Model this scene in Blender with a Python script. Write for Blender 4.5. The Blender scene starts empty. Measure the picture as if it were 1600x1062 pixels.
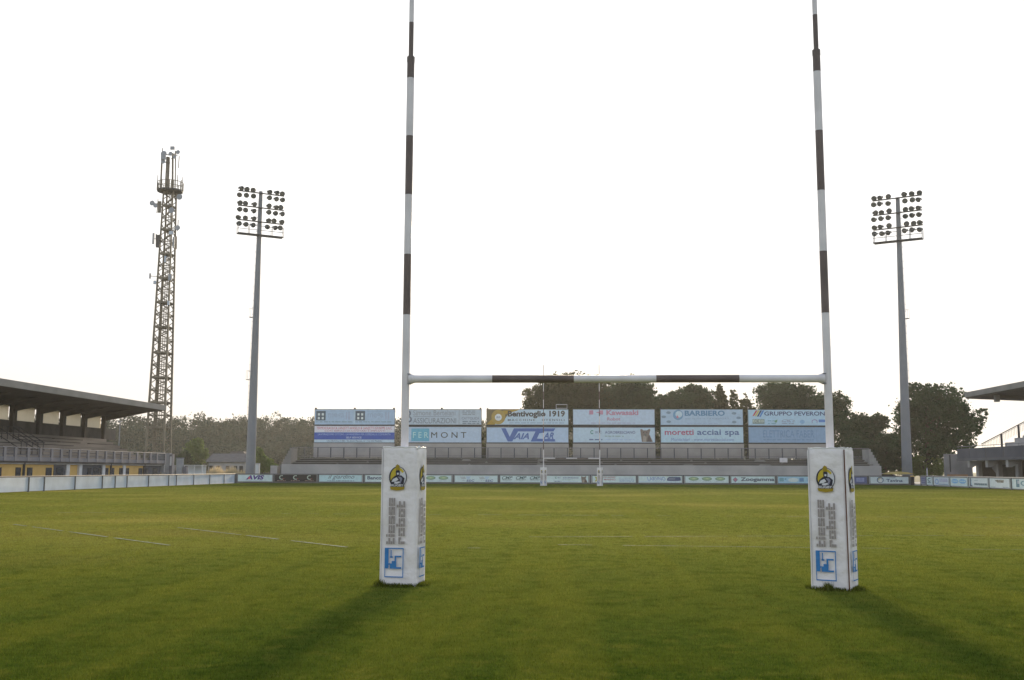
import bpy, math, random
import numpy as np
from mathutils import Vector, Matrix
S = bpy.context.scene
RAD = math.radians

# ------------------------------------------------------------------ camera, sky, sun, exposure
cam = bpy.data.objects.new('camera', bpy.data.cameras.new('camera')); S.collection.objects.link(cam)
CAM = Vector((-0.6747, 0.0, 1.5169))
PITCH, YAW, ROLL, FPX = .12533, .05134, .0033, 1611.1
_F = Vector((-math.sin(YAW)*math.cos(PITCH), math.cos(YAW)*math.cos(PITCH), math.sin(PITCH)))
_r = Vector((math.cos(YAW), math.sin(YAW), 0)); _u = _r.cross(_F)
_R = _r*math.cos(ROLL)+_u*math.sin(ROLL); _U = _u*math.cos(ROLL)-_r*math.sin(ROLL)
cam.matrix_world = Matrix((( _R.x,_U.x,-_F.x,CAM.x),(_R.y,_U.y,-_F.y,CAM.y),(_R.z,_U.z,-_F.z,CAM.z),(0,0,0,1)))
cam.data.sensor_width = 36.0; cam.data.lens = FPX/1600*36.0
cam.data.clip_start = .1; cam.data.clip_end = 6000
S.camera = cam

SUN_EL, SUN_AZ = RAD(12.5), RAD(1.7)
world = bpy.data.worlds.new("World"); S.world = world; world.use_nodes = True
nt = world.node_tree; bg = nt.nodes['Background']
sky = nt.nodes.new('ShaderNodeTexSky'); sky.sky_type = 'NISHITA'; sky.sun_disc = False
sky.sun_elevation = SUN_EL; sky.sun_rotation = SUN_AZ; sky.air_density = 1.0; sky.dust_density = 1.6; sky.ozone_density = 1.0
hs = nt.nodes.new('ShaderNodeHueSaturation'); hs.inputs['Saturation'].default_value = .56; nt.links.new(sky.outputs[0], hs.inputs['Color'])
cap = nt.nodes.new('ShaderNodeVectorMath'); cap.operation = 'MINIMUM'; cap.inputs[1].default_value = (3.3, 3.25, 3.2)   # brightness cap added to the sky to even out the glare
wc = nt.nodes.new('ShaderNodeTexCoord'); wx = nt.nodes.new('ShaderNodeSeparateXYZ'); wr = nt.nodes.new('ShaderNodeValToRGB'); ws = nt.nodes.new('ShaderNodeVectorMath'); ws.operation = 'SCALE'; ws.inputs['Scale'].default_value = 4.0
wr.color_ramp.elements[0].position = .01; wr.color_ramp.elements[0].color = (.57,.525,.48,1); wr.color_ramp.elements[1].position = .24; wr.color_ramp.elements[1].color = (.84,.83,.82,1)
nt.links.new(wc.outputs['Generated'], wx.inputs[0]); nt.links.new(wx.outputs[2], wr.inputs[0]); nt.links.new(wr.outputs[0], ws.inputs[0]); nt.links.new(ws.outputs[0], cap.inputs[1])   # creamier towards the horizon
nt.links.new(hs.outputs[0], cap.inputs[0]); nt.links.new(cap.outputs[0], bg.inputs[0]); bg.inputs[1].default_value = 0.15
sl = bpy.data.lights.new('sun', 'SUN'); sl.energy = 2.0; sl.angle = RAD(5.5); sl.color = (1.0, .82, .58)
so = bpy.data.objects.new('sun', sl); S.collection.objects.link(so); so.rotation_euler = (-(math.pi/2-SUN_EL), 0, -SUN_AZ)
S.view_settings.view_transform = 'Standard'; S.view_settings.look = 'None'
S.view_settings.exposure = 1.42; S.view_settings.gamma = 1.0
S.cycles.max_bounces = 6; S.cycles.transparent_max_bounces = 12; S.cycles.volume_bounces = 0

# ------------------------------------------------------------------ photograph survey -> real positions
def _ray(x, y): return _R*((x-800)/FPX)+_U*((531-y)/FPX)+_F
def atY(x, y, Y): d = _ray(x, y); return CAM+d*((Y-CAM.y)/d.y)
def atX(x, y, X): d = _ray(x, y); return CAM+d*((X-CAM.x)/d.x)
def yX(x, X): return atX(x, 735, X).y          # depth at which the plane x=X shows at that column

# ------------------------------------------------------------------ materials
def mat(name, col, rough=.8, var=.12, scale=1.5, bump=0, bscale=8, metal=0, trans=0, col2=None, spec=.3, stretch=None):
    m = bpy.data.materials.new(name); m.use_nodes = True; t = m.node_tree; b = t.nodes['Principled BSDF']
    b.inputs['Roughness'].default_value = rough; b.inputs['Metallic'].default_value = metal
    b.inputs['Specular IOR Level'].default_value = spec
    geo = t.nodes.new('ShaderNodeNewGeometry'); n = t.nodes.new('ShaderNodeTexNoise')
    n.inputs['Scale'].default_value = scale; n.inputs['Detail'].default_value = 6
    src = geo.outputs['Position']
    if stretch:
        mp = t.nodes.new('ShaderNodeMapping'); mp.inputs['Scale'].default_value = stretch
        t.links.new(src, mp.inputs[0]); src = mp.outputs[0]
    t.links.new(src, n.inputs['Vector'])
    rp = t.nodes.new('ShaderNodeValToRGB'); rp.color_ramp.elements[0].position = .32; rp.color_ramp.elements[1].position = .68
    c2 = col2 if col2 else tuple(min(1, c*(1+var)) for c in col)
    c1 = col if col2 else tuple(c*(1-var) for c in col)
    rp.color_ramp.elements[0].color = (*c1, 1); rp.color_ramp.elements[1].color = (*c2, 1)
    t.links.new(n.outputs['Fac'], rp.inputs[0]); t.links.new(rp.outputs[0], b.inputs['Base Color'])
    if bump:
        n2 = t.nodes.new('ShaderNodeTexNoise'); n2.inputs['Scale'].default_value = bscale; n2.inputs['Detail'].default_value = 4
        t.links.new(geo.outputs['Position'], n2.inputs['Vector'])
        bp = t.nodes.new('ShaderNodeBump'); bp.inputs['Strength'].default_value = 1; bp.inputs['Distance'].default_value = bump
        t.links.new(n2.outputs['Fac'], bp.inputs['Height']); t.links.new(bp.outputs[0], b.inputs['Normal'])
    if trans:
        tr = t.nodes.new('ShaderNodeBsdfTranslucent'); mx = t.nodes.new('ShaderNodeMixShader'); mx.inputs[0].default_value = trans
        t.links.new(rp.outputs[0], tr.inputs[0]); t.links.new(b.outputs[0], mx.inputs[1]); t.links.new(tr.outputs[0], mx.inputs[2])
        t.links.new(mx.outputs[0], t.nodes['Material Output'].inputs[0])
    return m
M = dict(
    white_paint=mat('white_paint', (.62,.585,.60), .45, .06, 3, col2=(.74,.70,.72), bump=.002, bscale=30),
    black_paint=mat('black_paint', (.140,.108,.100), .5, .2, 3),
    vinyl=mat('white_vinyl', (.72,.68,.69), .5, .05, 3.5, bump=.06, bscale=3.0, col2=(.82,.78,.795), spec=.4),
    vinyl_top=mat('vinyl_hem', (.72,.72,.72), .5, .05, 5),
    piping=mat('pad_piping', (.52,.50,.52), .6),
    seam=mat('brown_seam', (.12,.05,.03), .8),
    ink_grey=mat('ink_grey', (.31,.275,.265), .6, .1, 20), ink_blue=mat('ink_blue', (.035,.19,.48), .55, .1, 20),
    crest_black=mat('crest_black', (.03,.03,.045), .6), crest_yellow=mat('crest_yellow', (.55,.42,.04), .6, .1, 10),
    crest_gold=mat('crest_gold', (.34,.24,.02), .6), crest_white=mat('crest_white', (.66,.66,.7), .6), crest_shade=mat('crest_shade', (.25,.25,.33), .6),
    steel=mat('galvanised_steel', (.20,.21,.23), .5, .15, 2, metal=.3), pole=mat('pole_grey_paint', (.19,.205,.235), .55, .08, .6),
    dark_steel=mat('dark_steel', (.05,.05,.055), .6), lamp_body=mat('lamp_housing', (.11,.115,.125), .5), lamp_glass=mat('lamp_glass', (.10,.11,.12), .15, spec=.6),
    lattice=mat('lattice_steel', (.15,.13,.10), .6, .3, .8), antenna=mat('antenna_white', (.28,.30,.34), .5), panel_blue=mat('antenna_pale', (.45,.52,.62), .5),
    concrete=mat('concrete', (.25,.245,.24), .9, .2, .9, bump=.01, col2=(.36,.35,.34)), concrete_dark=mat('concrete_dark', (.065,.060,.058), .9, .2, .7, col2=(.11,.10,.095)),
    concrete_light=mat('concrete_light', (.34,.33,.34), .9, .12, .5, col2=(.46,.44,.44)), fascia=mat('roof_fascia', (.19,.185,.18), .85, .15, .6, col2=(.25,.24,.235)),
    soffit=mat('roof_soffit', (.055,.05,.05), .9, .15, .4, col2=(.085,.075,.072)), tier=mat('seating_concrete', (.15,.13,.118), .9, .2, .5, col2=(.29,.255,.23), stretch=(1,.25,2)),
    tier_far=mat('terrace_concrete', (.17,.165,.16), .9, .2, .5, col2=(.24,.23,.225)), bench=mat('terrace_bench', (.07,.065,.06), .9),
    ochre=mat('ochre_plaster', (.56,.37,.13), .85, .08, .7), grey_plaster=mat('dark_plaster', (.075,.08,.095), .8), trim=mat('white_trim', (.55,.55,.56), .7),
    win=mat('dark_window', (.025,.028,.035), .2, spec=.6), poly=mat('translucent_sheet', (.86,.78,.66), .6, .04, 3, trans=.93, stretch=(3,3,.1)),
    rail=mat('rail_steel', (.155,.155,.18), .55), rail_dark=mat('rail_dark', (.10,.095,.10), .6), hoarding=mat('hoarding_white', (.55,.60,.66), .5, .05, .8, col2=(.62,.66,.71)),
    hoarding_dirty=mat('fence_panel', (.42,.48,.58), .55, .08, .9, col2=(.53,.60,.72)), fpost=mat('fence_post', (.10,.105,.12), .7), kick=mat('kickboard', (.16,.155,.16), .9),
    brownrail=mat('top_rail', (.16,.13,.12), .6), beige=mat('beige_sheet', (.36,.33,.31), .8, .1, .6, col2=(.44,.41,.39)),
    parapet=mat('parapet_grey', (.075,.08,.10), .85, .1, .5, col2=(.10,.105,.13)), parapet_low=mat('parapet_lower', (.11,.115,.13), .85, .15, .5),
    bark=mat('bark', (.06,.045,.035), .95, .3, 4), 
    leaf=mat('leaf_dark', (.018,.044,.016), .8, col2=(.036,.082,.028), scale=.35, trans=.35), leaf_warm=mat('leaf_olive', (.032,.044,.012), .8, col2=(.062,.074,.020), scale=.35, trans=.45),
    leaf_light=mat('leaf_light', (.09,.14,.035), .8, col2=(.16,.21,.05), scale=.5, trans=.35), leaf_far=mat('leaf_wood', (.017,.034,.020), .85, col2=(.032,.058,.032), scale=.12, trans=.15),
    straw=mat('straw', (.44,.36,.23), .9, .2, 2, trans=.5), house=mat('house_wall', (.34,.34,.36), .9), tile=mat('house_roof', (.12,.11,.11), .9), 
    cyl=mat('weathered_metal', (.23,.24,.26), .7, .2, 1.2, col2=(.33,.34,.36)), yellow=mat('canopy_yellow', (.34,.25,.07), .7), violet=mat('car_violet', (.18,.18,.36), .4),
    orange=mat('orange_mesh', (.34,.20,.11), .8), binm=mat('bin_dark', (.03,.03,.035), .6), wallold=mat('old_wall', (.17,.17,.175), .9, .25, .6, bump=.02, col2=(.27,.265,.27)),
)
_t = M['poly'].node_tree; _o = _t.nodes['Material Output'].inputs[0]; _p = _o.links[0].from_socket; _x = _t.nodes.new('ShaderNodeMixShader'); _tr = _t.nodes.new('ShaderNodeBsdfTransparent')
_tr.inputs[0].default_value = (1,.95,.84,1); _x.inputs[0].default_value = .22; _t.links.new(_p, _x.inputs[1]); _t.links.new(_tr.outputs[0], _x.inputs[2]); _t.links.new(_x.outputs[0], _o)
INK = {}
def ink(c):
    if c in M: return M[c]
    k = 'ink_%02x%02x%02x' % tuple(int(v*255) for v in c)
    if k not in INK: INK[k] = mat(k, c, .6, .06, 3)
    return INK[k]
# sRGB 0..255 as photographed on the shaded signs -> paint
def pc(r, g, b):
    f = lambda v: ((v/255+.055)/1.055)**2.4
    return (min(.8, f(r)*1.53), min(.8, f(g)*1.46), min(.82, f(b)*1.30))

# ------------------------------------------------------------------ object helpers
def thing(name, label, cat, loc=(0,0,0), group=None):
    o = bpy.data.objects.new(name, None); S.collection.objects.link(o); o.location = loc; o.empty_display_size = .3
    return tag(o, label, cat, group)
def tag(o, label, cat, group=None):
    o['label'] = label; o['category'] = cat
    if group: o['group'] = group
    return o
def origin(o):
    v = Vector((0,0,0))
    while o is not None: v = v+o.location; o = o.parent
    return v
class MB:
    def __init__(s): s.v = []; s.f = []; s.m = []; s.mats = []
    def mi(s, m):
        if isinstance(m, str): m = M[m]
        if m not in s.mats: s.mats.append(m)
        return s.mats.index(m)
    def add(s, vs, fs, m):
        k = len(s.v); i = s.mi(m); s.v += [tuple(v) for v in vs]; s.f += [tuple(a+k for a in f) for f in fs]; s.m += [i]*len(fs); return s
    def box(s, x0, x1, y0, y1, z0, z1, m):
        return s.add([(x0,y0,z0),(x1,y0,z0),(x1,y1,z0),(x0,y1,z0),(x0,y0,z1),(x1,y0,z1),(x1,y1,z1),(x0,y1,z1)],
                     [(0,3,2,1),(4,5,6,7),(0,1,5,4),(1,2,6,5),(2,3,7,6),(3,0,4,7)], m)
    def prism(s, pts, d, m):       # closed outline pts (3D, planar) pushed along d
        n = len(pts); d = Vector(d); a = [Vector(p) for p in pts]
        return s.add(a+[p+d for p in a], [tuple(range(n))[::-1], tuple(range(n, 2*n))]+[(i, (i+1)%n, (i+1)%n+n, i+n) for i in range(n)], m)
    def tube(s, p0, p1, r0, m, r1=None, n=8, caps=True):
        p0 = Vector(p0); p1 = Vector(p1); r1 = r0 if r1 is None else r1
        d = (p1-p0).normalized(); a = d.orthogonal().normalized() if abs(d.z) < .999 else Vector((1,0,0)); b = d.cross(a)
        vs = []
        for p, r in ((p0, r0), (p1, r1)):
            for i in range(n):
                t = 2*math.pi*(i+.5)/n; vs.append(p+a*(r*math.cos(t))+b*(r*math.sin(t)))
        fs = [(i, (i+1)%n, n+(i+1)%n, n+i) for i in range(n)]
        if caps: fs += [tuple(range(n))[::-1], tuple(range(n, 2*n))]
        return s.add(vs, fs, m)
    def bar(s, p0, p1, w, m): return s.tube(p0, p1, w*.7, m, n=4)
    def build(s, name, parent=None, smooth=False, kind=None):
        off = origin(parent) if parent else Vector((0,0,0))
        me = bpy.data.meshes.new(name); me.from_pydata([(v[0]-off.x, v[1]-off.y, v[2]-off.z) for v in s.v], [], s.f)
        for m in s.mats: me.materials.append(m)
        me.polygons.foreach_set('material_index', s.m)
        if smooth: me.polygons.foreach_set('use_smooth', [True]*len(s.f))
        me.update(); o = bpy.data.objects.new(name, me); S.collection.objects.link(o); o.parent = parent
        if kind: o['kind'] = kind
        return o
def quads(name, V, mats, midx=None, parent=None, nv=4):
    """numpy soup: V (n, nv, 3)"""
    off = np.array(origin(parent)) if parent else np.zeros(3)
    n = len(V); me = bpy.data.meshes.new(name); me.vertices.add(n*nv); me.vertices.foreach_set('co', (V-off).reshape(-1).astype('f'))
    me.loops.add(n*nv); me.loops.foreach_set('vertex_index', np.arange(n*nv, dtype='i'))
    me.polygons.add(n); me.polygons.foreach_set('loop_start', np.arange(0, n*nv, nv, dtype='i')); me.polygons.foreach_set('loop_total', np.full(n, nv, dtype='i'))
    for m in mats: me.materials.append(m)
    if midx is not None: me.polygons.foreach_set('material_index', midx.astype('i'))
    me.update(calc_edges=True); o = bpy.data.objects.new(name, me); S.collection.objects.link(o); o.parent = parent; return o

# lettering -------------------------------------------------------
_tc = {}
def glyphs(text, weight=0, shear=0, spacing=1):
    k = (text, weight, shear, spacing)
    if k not in _tc:
        c = bpy.data.curves.new('lettering', 'FONT'); c.body = text; c.offset = weight; c.shear = shear; c.space_character = spacing; c.resolution_u = 3
        o = bpy.data.objects.new('lettering', c); S.collection.objects.link(o)
        dg = bpy.context.evaluated_depsgraph_get(); me = bpy.data.meshes.new_from_object(o.evaluated_get(dg))
        V = [tuple(v.co[:2]) for v in me.vertices]; F = [tuple(p.vertices) for p in me.polygons]
        bpy.data.meshes.remove(me); bpy.data.objects.remove(o); bpy.data.curves.remove(c)
        xs = [v[0] for v in V]; ys = [v[1] for v in V]
        x0, x1, y0, y1 = min(xs), max(xs), min(ys), max(ys)
        _tc[k] = ([((a-x0)/(x1-x0), (b-y0)/(y1-y0)) for a, b in V], F)
    return _tc[k]
class Face:
    """a flat face in the place: lower left corner O, unit directions U, V, outward N, size w x h; fractions 0..1"""
    def __init__(s, O, U, V, w, h, parent, off=.012):
        s.O = Vector(O); s.U = Vector(U).normalized(); s.V = Vector(V).normalized(); s.N = s.U.cross(s.V); s.w = w; s.h = h; s.parent = parent; s.off = off; s.k = 0
    def P(s, a, b, e=0): return s.O+s.U*(a*s.w)+s.V*(b*s.h)+s.N*(s.off+e)
    def _mk(s, name, V, F, c):
        s.k += 1; mb = MB(); mb.add([s.P(a, b, s.k*.0012) for a, b in V], F, ink(c)); return mb.build(name, s.parent)
    def text(s, t, x0, x1, y0, y1, c, weight=0, shear=0, spacing=1, rot=False):
        V, F = glyphs(t, weight, shear, spacing)
        if rot: V = [(x1-b*(x1-x0), y0+a*(y1-y0)) for a, b in V]
        else: V = [(x0+a*(x1-x0), y0+b*(y1-y0)) for a, b in V]
        return s._mk('lettering', V, F, c)
    def rects(s, L, c, name='emblem'):
        V = []; F = []
        for x0, x1, y0, y1 in L:
            k = len(V); V += [(x0,y0),(x1,y0),(x1,y1),(x0,y1)]; F.append((k,k+1,k+2,k+3))
        return s._mk(name, V, F, c)
    def poly(s, P, c, name='emblem'): return s._mk(name, P, [tuple(range(len(P)))], c)
    def ellipse(s, cx, cy, rx, ry, c, name='emblem', a0=0, a1=360, inner=0, n=28):
        if inner or a1-a0 < 360:
            A = [RAD(a0+(a1-a0)*i/n) for i in range(n+1)]
            V = [(cx+rx*math.cos(a), cy+ry*math.sin(a)) for a in A]+[(cx+rx*inner*math.cos(a), cy+ry*inner*math.sin(a)) for a in A]
            return s._mk(name, V, [(i, i+1, n+2+i, n+1+i) for i in range(n)], c)
        return s._mk(name, [(cx+rx*math.cos(2*math.pi*i/n), cy+ry*math.sin(2*math.pi*i/n)) for i in range(n)], [tuple(range(n))], c)
    def lines(s, x0, x1, ys, c, t=.03, seed=1):     # small print too far away to read: broken strokes
        R_ = random.Random(seed); L = []
        for y in ys:
            x = x0
            while x < x1:
                w = R_.uniform(.02, .07); L.append((x, min(x1, x+w), y-t/2, y+t/2)); x += w+R_.uniform(.008, .018)
        return s.rects(L, c, 'small_print')

# ------------------------------------------------------------------ ground
def grass_mat(name, blade):
    m = bpy.data.materials.new(name); m.use_nodes = True; t = m.node_tree; b = t.nodes['Principled BSDF']
    b.inputs['Roughness'].default_value = 1; b.inputs['Specular IOR Level'].default_value = 0
    g = t.nodes.new('ShaderNodeNewGeometry')
    def noise(sc, stretch=(1,1,0), det=4):
        mp = t.nodes.new('ShaderNodeMapping'); mp.inputs['Scale'].default_value = stretch
        t.links.new(g.outputs['Position'], mp.inputs[0]); n = t.nodes.new('ShaderNodeTexNoise')
        n.inputs['Scale'].default_value = sc; n.inputs['Detail'].default_value = det; t.links.new(mp.outputs[0], n.inputs['Vector']); return n.outputs['Fac']
    def ramp(f, p0, p1, c0=(0,0,0), c1=(1,1,1)):
        r = t.nodes.new('ShaderNodeValToRGB'); r.color_ramp.elements[0].position = p0; r.color_ramp.elements[1].position = p1
        r.color_ramp.elements[0].color = (*c0,1); r.color_ramp.elements[1].color = (*c1,1); t.links.new(f, r.inputs[0]); return r.outputs[0]
    def mix(f, a, bb, k=None):
        x = t.nodes.new('ShaderNodeMix'); x.data_type = 'RGBA'
        if isinstance(f, float): x.inputs[0].default_value = f
        else: t.links.new(f, x.inputs[0])
        for v, i in ((a, 6), (bb, 7)):
            if isinstance(v, tuple): x.inputs[i].default_value = (*v, 1)
            else: t.links.new(v, x.inputs[i])
        return x.outputs[2]
    def mul(a, k):
        x = t.nodes.new('ShaderNodeMath'); x.operation = 'MULTIPLY'; t.links.new(a, x.inputs[0])
        if isinstance(k, float): x.inputs[1].default_value = k
        else: t.links.new(k, x.inputs[1])
        return x.outputs[0]
    rnd = mul(g.outputs['Random Per Island'], 1.0)
    def band(axis, a, b_, soft):       # 1 inside a..b_
        sp = t.nodes.new('ShaderNodeSeparateXYZ'); t.links.new(g.outputs['Position'], sp.inputs[0]); o = None
        for lo, hi in ((a-soft, a+soft), (b_+soft, b_-soft)):
            mr = t.nodes.new('ShaderNodeMapRange'); mr.inputs[1].default_value = lo; mr.inputs[2].default_value = hi; t.links.new(sp.outputs[axis], mr.inputs[0])
            o = mr.outputs[0] if o is None else mul(o, mr.outputs[0])
        return o
    fine = ramp(noise(9, det=6), .35, .65, (.038,.067,.008), (.070,.100,.012))
    c = mix(mul(ramp(noise(.55), .45, .7), .6), fine, (.108,.120,.012))          # yellower drifts
    c = mix(mul(band(1, 15, 92, 8), .55), c, (.28,.28,.055))                    # lighter, yellower middle of the pitch
    c = mix(mul(ramp(noise(2.6, det=5), .48, .66), .45), c, (.028,.052,.005))
    c = mix(mul(ramp(noise(3.4, det=3), .54, .7), .6), c, (.14,.14,.022))             # dark tufts
    c = mix(mul(ramp(noise(1.1, (1,.035,0), 3), .47, .62), .28), c, (.19,.185,.025))     # mowing streaks along the pitch
    wear = mul(ramp(noise(.16, (.45,1,0), 5), .47, .66), .75)
    c = mix(mul(mul(band(0, -40, -7, 3), band(1, 17, 34, 5)), wear), c, (.20,.165,.045))
    c = mix(mul(mul(ramp(noise(.12, (1,1,0), 6), .48, .68), band(1, 22, 95, 8)), .75), c, (.29,.25,.06))
    c = mix(mul(ramp(noise(40), .52, .62), .25), c, (.13,.125,.02))
    if blade:      # every blade its own tone
        hsv = t.nodes.new('ShaderNodeHueSaturation'); mr = t.nodes.new('ShaderNodeMapRange'); mr.inputs[3].default_value = .62; mr.inputs[4].default_value = 1.5
        t.links.new(rnd, mr.inputs[0]); t.links.new(mr.outputs[0], hsv.inputs['Value']); t.links.new(c, hsv.inputs['Color']); c = hsv.outputs[0]
    t.links.new(c, b.inputs['Base Color'])
    if blade:
        tr = t.nodes.new('ShaderNodeBsdfTranslucent'); t.links.new(c, tr.inputs[0]); mx = t.nodes.new('ShaderNodeMixShader'); mx.inputs[0].default_value = .45
        t.links.new(b.outputs[0], mx.inputs[1]); t.links.new(tr.outputs[0], mx.inputs[2]); t.links.new(mx.outputs[0], t.nodes['Material Output'].inputs[0])
    else:
        n = t.nodes.new('ShaderNodeTexNoise'); n.inputs['Scale'].default_value = 14; n.inputs['Detail'].default_value = 8; t.links.new(g.outputs['Position'], n.inputs['Vector'])
        bp = t.nodes.new('ShaderNodeBump'); bp.inputs['Distance'].default_value = .05; bp.inputs['Strength'].default_value = .7
        t.links.new(n.outputs['Fac'], bp.inputs['Height']); t.links.new(bp.outputs[0], b.inputs['Normal'])
    return m
turf = grass_mat('turf', False); blade_m = grass_mat('grass_blades', True)
mb = MB(); mb.add([(-2500,-400,-.02),(2500,-400,-.02),(2500,4500,-.02),(-2500,4500,-.02)], [(0,1,2,3)], mat('rough_ground', (.07,.075,.025), .95, col2=(.13,.115,.045), scale=.1)); mb.build('ground', kind='structure')
mb = MB(); mb.add([(-37.5,-40,0),(38.6,-40,0),(38.9,122,0),(-37.5,119.5,0)], [(0,1,2,3)], turf); mb.build('pitch', kind='structure')
mb = MB(); mb.add([(-44,-40,-.004),(-37.5,-40,-.004),(-37.5,119,-.004),(-44,119,-.004)], [(0,1,2,3)], 'concrete'); mb.add([(39,-40,-.004),(60,-40,-.004),(60,160,-.004),(39,160,-.004)], [(0,1,2,3)], 'concrete'); mb.build('pavement', kind='structure')

rng = np.random.default_rng(4)
def lineY(X): return 117.3+(X+34.2)*(3.1/71.5)
def blades(n, y0, y1, h, w, x0=None, x1=None):
    Y = np.exp(rng.random(n)*math.log(y1/y0))*y0
    if x0 is None:
        X = CAM.x+Y*(-.051+(rng.random(n)-.5)*1.12)
    else: X = x0+(x1-x0)*rng.random(n)
    keep = (X > -35) & (X < 37) & (Y < lineY(X)-.3); w = np.minimum(.055, w*Y)
    a = rng.random(n)*6.283; hh = h*(.55+.75*rng.random(n)); ln = hh*(.2+.7*rng.random(n)); b = a+1.2+rng.random(n)*.8
    dx, dy = np.cos(a)*w/2, np.sin(a)*w/2
    V = np.zeros((n,3,3)); V[:,0] = np.stack([X-dx,Y-dy,0*X-.002],1); V[:,1] = np.stack([X+dx,Y+dy,0*X-.002],1); V[:,2] = np.stack([X+np.cos(b)*ln,Y+np.sin(b)*ln,hh],1)
    return V[keep]
B = [blades(800000, 6.3, 119, .021, .0006)]
# longer unmown fringe round the foot of the pads
def fringe(cx, cy, r0, r1, n, h):
    a = rng.random(n)*6.283; r = r0+(r1-r0)*rng.random(n)**1.5; X = cx+r*np.cos(a); Y = cy+r*np.sin(a)
    t = rng.random(n)*6.283; hh = h*(.4+.8*rng.random(n)); w = .006; V = np.zeros((n,3,3))
    V[:,0] = np.stack([X-np.cos(t)*w,Y-np.sin(t)*w,0*X],1); V[:,1] = np.stack([X+np.cos(t)*w,Y+np.sin(t)*w,0*X],1); V[:,2] = np.stack([X+(rng.random(n)-.5)*.07,Y+(rng.random(n)-.5)*.07,hh],1); return V
B += [fringe(-2.85,13.99,.24,.38,3500,.05), fringe(2.85,13.99,.24,.38,3500,.05), fringe(2.70,13.70,.0,.07,160,.11), fringe(-3.12,13.74,0,.09,260,.09)]
g = quads('grass', np.concatenate(B), [blade_m], nv=3); g['kind'] = 'stuff'
# old painted lines, half worn away
def marking(p0, p1, w, seed, name='pitch_marking', worn=.35):
    R_ = random.Random(seed); p0 = Vector(p0); p1 = Vector(p1); L = (p1-p0).length; d = (p1-p0)/L; nrm = Vector((-d.y, d.x, 0)); mb = MB(); s = 0
    while s < L:
        l = R_.uniform(.15, .6)
        if R_.random() > worn:
            a = p0+d*s; b = p0+d*min(L, s+l); ww = w*R_.uniform(.5, 1)
            mb.add([a-nrm*ww/2, b-nrm*ww/2, b+nrm*ww/2, a+nrm*ww/2], [(0,1,2,3)], 'line')
        s += l
    return mb.build(name, kind='structure')
M['line'] = mat('worn_line_paint', (.10,.13,.065), .9, col2=(.17,.21,.14), scale=6)
Z = .016
marking((-15.69,27.8,Z), (-8.55,20.54,Z), .11, 1, worn=.2); marking((-10.75,26.77,Z), (-4.94,20.37,Z), .10, 2, worn=.2)
marking((-4.94,20.37,Z), (-1.9,20.4,Z), .07, 7, worn=.5)
marking((-1.5,23.9,Z), (20,27.2,Z), .07, 3, worn=.35); marking((-1.4,21.5,Z), (20,20.2,Z), .07, 4, worn=.35); marking((-30,35.5,Z), (20,35.6,Z), .10, 5, worn=.6)

# ------------------------------------------------------------------ rugby goals
BAND = [3.63,4.48,5.33,6.18,7.03,7.86,8.71,9.55,10.4]
def blockletters(word):
    """stencil block letters on a 5 x 6 grid (x-height 4): rects (u0,u1,v0,v1) advancing in u"""
    G = {'t': [(0,3,0,1.2),(0,1.3,1.4,2.6),(0,3,2.8,4),(0,1.3,4.2,5.4)], 'i': [(0,1.3,0,2.5),(0,1.3,2.7,4),(0,1.3,4.5,5.5)],
         'e': [(0,4,0,1.1),(0,1.3,1.3,2.7),(1.5,4,1.5,2.4),(0,4,2.9,4),(2.9,4,2.5,2.8)], 's': [(0,4,0,1.1),(2.7,4,1.2,1.9),(0,4,1.55,2.45),(0,1.3,2.5,2.8),(0,4,2.9,4)],
         'r': [(0,1.3,0,2.7),(0,3.2,2.9,4),(2.1,3.2,2.2,2.8)], 'o': [(0,4,0,1.1),(0,1.4,1.3,2.7),(2.6,4,1.3,2.7),(0,4,2.9,4)],
         'b': [(0,4,0,1.1),(0,1.4,1.3,2.7),(2.6,4,1.3,2.7),(0,4,2.9,4),(0,1.4,4.2,5.6)]}
    W = {'t':3,'i':1.3,'e':4,'s':4,'r':3.2,'o':4,'b':4}; x = 0; L = []
    for ch in word: L += [(a+x, b+x, c, d) for a, b, c, d in G[ch]]; x += W[ch]+.55
    return L, x-.55
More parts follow.
